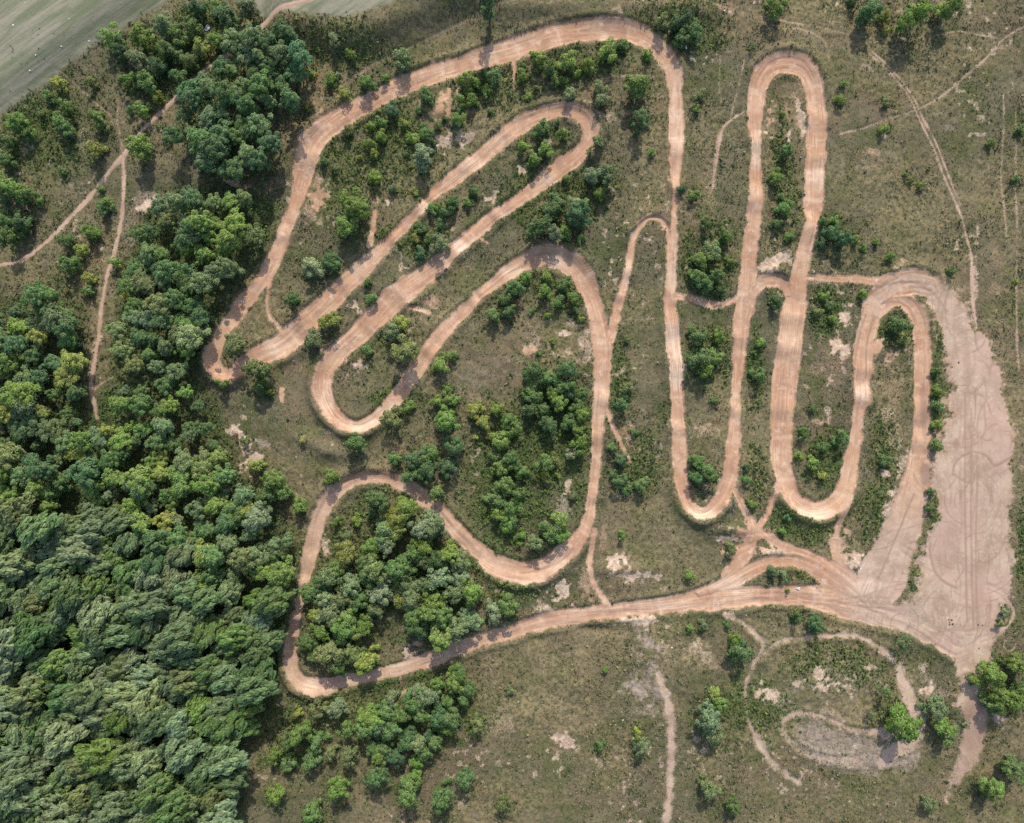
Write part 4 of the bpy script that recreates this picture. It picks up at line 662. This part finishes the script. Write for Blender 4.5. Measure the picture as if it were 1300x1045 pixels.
# ------------------------------------------------------------------ low ground cover: weeds, grass tufts and small herbs
def cover_material():
    m, n, b, out = newmat('weeds'); g = G(n); at = g.nd('ShaderNodeAttribute', attribute_name='tint')
    n.links.new(at.outputs['Color'], b.inputs['Base Color']); b.inputs['Roughness'].default_value = .75
    return m
def ground_cover():
    r = np.random.default_rng(77); N = 420000; PROX = np.zeros(GX.shape, np.float32)
    x = r.uniform(-168, 168, N); y = r.uniform(-150, 126, N)
    i = ((x-X0)/DX).astype(int); j = ((y-Y0)/DX).astype(int)
    bare = np.maximum.reduce([dirtm, sandm*.9, greym*.7])[j, i]; lu = cover[j, i, 2]; fl = fieldm[j, i]; dr = dry[j, i]
    for it in items:
        if it['region'] == 'main': continue
        X, Y = W(it['x'], it['y']+it['r']*.4); r_ = it['r']*S*1.5
        i0, i1 = max(0, int((X-2*r_-X0)/DX)), int((X+2*r_-X0)/DX); j0, j1 = max(0, int((Y-2*r_-Y0)/DX)), int((Y+2*r_-Y0)/DX)
        if i1 <= i0 or j1 <= j0: continue
        PROX[j0:j1, i0:i1] = np.maximum(PROX[j0:j1, i0:i1], np.exp(-((GX[j0:j1, i0:i1]-X)**2+(GY[j0:j1, i0:i1]-Y)**2)/r_**2))
    px_ = PROX[j, i]*(.5+.9*(fbm(x, y, 2.5, 607, 2) > .5)); lu = np.clip(np.maximum(lu, px_), 0, 1.3)
    cl = fbm(x, y, 5.0, 601, 3); cl2 = fbm(x, y, 1.6, 603, 2)
    big_ = sstep(.40, .62, fbm(x, y, 19, 605, 3))
    p = (1-np.clip(bare*1.7, 0, 1))*(1-.985*fl)*(.10+.20*big_+1.0*lu**2+.2*lu+(.35+1.3*big_)*np.clip(cl-.45, 0, 1)*2*(cl2 > .42))*(1-.4*mF[j, i])
    kmask = r.random(N) < p; x, y, i, j, lu, dr, cl, cl2 = (a[kmask] for a in (x, y, i, j, lu, dr, cl, cl2)); n = len(x)
    big = (r.random(n) < .06+.16*lu)
    h = np.where(big, r.uniform(.5, 1.25, n), r.uniform(.15, .45, n)); rad = np.where(big, r.uniform(.35, .75, n), r.uniform(.18, .38, n))
    z = H[j, i]
    pal = np.array([(.085, .120, .035), (.105, .110, .050), (.17, .150, .085), (.27, .225, .14), (.052, .085, .030), (.14, .19, .05)])
    g = r.random(n)+lu*.5-dr*.25
    ci = np.where(g > 1.15, 5, np.where(g > .95, 0, np.where(g > .75, 4, np.where(g > .42, 1, np.where(g > .12, 2, 3)))))
    col = pal[ci]*r.uniform(.75, 1.2, (n, 1))*np.array([.88, 1.0, .85])
    NB = 4; th = r.uniform(0, 2*math.pi, (n, NB)); off = rad[:, None]*r.uniform(.2, 1, (n, NB))
    cx = x[:, None]+np.cos(th)*off*.6; cy = y[:, None]+np.sin(th)*off*.6; cz = z[:, None]+h[:, None]*r.uniform(.4, .95, (n, NB))
    cen = np.stack([cx, cy, cz], -1).reshape(-1, 3)
    nr = np.stack([np.cos(th)*.6, np.sin(th)*.6, np.ones_like(th)], -1).reshape(-1, 3)+r.normal(size=(n*NB, 3))*.4
    al = np.stack([np.cos(th), np.sin(th), -.3+0*th], -1).reshape(-1, 3)+r.normal(size=(n*NB, 3))*.4
    ln = np.repeat(rad*1.25, NB)*r.uniform(.6, 1.3, n*NB)
    Vv, F = leaves(cen, nr, al, ln, ln*.5, r)
    tint = np.repeat(np.concatenate([col, np.ones((n, 1))], 1), NB*4, 0)
    me = mesh_np('ground_cover', Vv, F, {'tint': tint})
    o = link('ground_cover', me, cover_material()); tag(o, 'low weeds, herbs and dry grass tufts covering the ground between tracks', 'ground cover', kind='stuff')
    print('tufts', n)
ground_cover()
# ------------------------------------------------------------------ small things
def flat_mat(name, col, rough=.6):
    m, n, b, out = newmat(name); g = G(n); tc = g.nd('ShaderNodeTexCoord')
    n.links.new(g.mix(g.ramp(g.noise(tc.outputs['Object'], 3.0, 4), .3, .7), tuple(c*.75 for c in col), col), b.inputs['Base Color']); b.inputs['Roughness'].default_value = rough; return m
STONE = flat_mat('pale_stone', (.72, .69, .62), .9); WHITE = flat_mat('white_sheet', (.82, .82, .80), .5); CLOD = flat_mat('dark_soil', (.12, .085, .065), .95); WOODM = flat_mat('weathered_wood', (.10, .08, .065), .9)
def rock_mesh(name, seed, mat, sc=(1, .75, .5)):
    import bmesh
    r = random.Random(seed); bm = bmesh.new(); bmesh.ops.create_icosphere(bm, subdivisions=2, radius=1)
    ph = [r.uniform(0, 6) for _ in range(6)]
    for v in bm.verts:
        c = v.co; f = 1+.22*math.sin(2.3*c.x+ph[0])+.18*math.sin(3.1*c.y+ph[1])+.15*math.sin(2.9*c.z+ph[2])+r.uniform(-.06, .06)
        v.co = (c.x*f*sc[0], c.y*f*sc[1], c.z*f*sc[2])
    me = bpy.data.meshes.new(name); bm.to_mesh(me); bm.free(); me.materials.append(mat); return me
rocks = [rock_mesh('stone', s, STONE) for s in range(4)]
def put(name, me, px, py, s, label, cat, group=None, rz=None):
    x, y = W(px, py); s = s*(.45 if name == 'stone' else 1); o = bpy.data.objects.new(name, me); C.objects.link(o); o.location = (x, y, HZ(x, y)+.25*s); o.scale = (s, s, s)
    o.rotation_euler = (0, 0, random.uniform(0, 6) if rz is None else rz); tag(o, label, cat, group); return o
for k, (px, py, s, lab) in enumerate([(25,38,.7,'pale stone lying on the mown field, farthest left'),(83,63,.65,'pale stone on the mown field near its lower edge'),(53,75,.5,'pale stone in the middle of the mown field'),(43,93,.6,'pale stone lowest on the mown field'),(114,53,.55,'white stone at the edge of the mown field by the thicket'),(103,168,.45,'small pale stone on bare scrub left of the forked footpath'),(167,301,.6,'pale stone on bare ground beside the middle wood'),(919,15,.6,'white stone on the worn ground near the top thicket'),(791,915,.55,'white stone on rough ground left of the grey path'),(782,921,.4,'smaller white stone on rough ground left of the grey path'),(40,10,.4,'tiny pale stone at the top left of the mown field'),(95,30,.4,'tiny pale stone in the upper mown field'),(853,822,.6,'pale stone by the top of the grey path'),(868,868,.35,'small white stone right of the grey path'),(830,115,.01,'')]):
    if s > .02: put('stone', rocks[k % 4], px, py, s, lab, 'stone', 'pale stones lying about')
clods = [rock_mesh('clod', 20+s, CLOD, (1, .8, .55)) for s in range(2)]
for k, (px, py, s, w_) in enumerate([(1204.5,787,.30,'leftmost'),(1208.5,787.5,.34,'topmost'),(1206,790.2,.24,'middle'),(1205.8,793,.3,'lowest'),(1210.3,792.3,.36,'rightmost')]):
    put('clod', clods[k % 2], px, py, s, f'dark clod of soil on the wide yard, {w_} of the five together', 'clod', 'dark soil clods on the yard')
for px, py, s, lab in ((1242,793.5,.3,'dark clod on the yard left of the small curl of track'),(1247.5,793.5,.28,'dark clod on the yard nearest the small curl of track'),(1243,823,.26,'dark clod on the yard below the small curl of track'),(1218,460,.35,'dark clod alone in the upper part of the wide yard')):
    put('clod', clods[0], px, py, s, lab, 'clod', 'dark soil clods on the yard')
# crumpled white sheet, lying open on the scrub
def sheet(px, py, L, Wd, rz, label, cat='litter', name='plastic_sheet'):
    n = 9; Vs = []; Fs = []; r = random.Random(int(px))
    for side in (0, 1):
        for a in range(n):
            for b_ in range(n):
                u, v = a/(n-1)-.5, b_/(n-1)-.5
                z = .16*math.sin(7*u+px)+.12*math.sin(9*v+py)+.10*r.random() if side == 0 else None
                if side == 0: Vs.append((u*L*(1+.2*math.sin(5*v)), v*Wd*(1+.25*math.sin(6*u+1)), z+.3))
                else: q = Vs[a*n+b_]; Vs.append((q[0], q[1], q[2]-.02))
    for side in (0, 1):
        for a in range(n-1):
            for b_ in range(n-1):
                k = side*n*n+a*n+b_; f = (k, k+n, k+n+1, k+1); Fs.append(f if side == 0 else f[::-1])
    me = mesh_np(name, Vs, Fs, smooth=True); me.materials.append(WHITE); x, y = W(px, py)
    o = link(name, me, None, loc=(x, y, HZ(x, y)+.05)); o.rotation_euler = (0, 0, rz); tag(o, label, cat)
o_ = sheet(263.5, 36.5, 1.9, 1.3, .7, 'crumpled white sheet lying in the upper left thicket')
sheet(1012.5, 746.5, 1.3, .5, .1, 'scrap of white sheeting on the small island between dirt roads')
# marker board and marker post
def box_np(x0, x1, y0, y1, z0, z1):
    V = [(x0, y0, z0), (x1, y0, z0), (x1, y1, z0), (x0, y1, z0), (x0, y0, z1), (x1, y0, z1), (x1, y1, z1), (x0, y1, z1)]
    return V, [(0, 3, 2, 1), (4, 5, 6, 7), (0, 1, 5, 4), (1, 2, 6, 5), (2, 3, 7, 6), (3, 0, 4, 7)]
def part(name, boxes, mat, parent):
    Vs = []; Fs = []
    for b_ in boxes:
        v, f = box_np(*b_); k = len(Vs); Vs += v; Fs += [tuple(i+k for i in q) for q in f]
    me = mesh_np(name, Vs, Fs); me.materials.append(mat); return link(name, me, None, parent)
e = bpy.data.objects.new('marker_board', None); C.objects.link(e); x, y = W(870.8, 60, 1.0); e.location = (x, y, HZ(x, y)); tag(e, 'small white board propped up at the thicket by the top right bend', 'board')
part('board', [(-.22, .22, -.55, .55, 1.02, 1.08)], WHITE, e)
part('post', [(-.05, .05, .35, .45, -.3, 1.02)], WOODM, e); part('post', [(-.05, .05, -.45, -.35, -.3, 1.02)], WOODM, e)
e = bpy.data.objects.new('marker_post', None); C.objects.link(e); x, y = W(1090.3, 721, .6); e.location = (x, y, HZ(x, y)); tag(e, 'short white-topped post standing where the dirt tracks meet', 'post')
part('post', [(-.12, .12, -.12, .12, -.3, 1.5)], WOODM, e); part('cap', [(-.2, .2, -.2, .2, 1.5, 1.62)], WHITE, e)
print('plants', len(items))
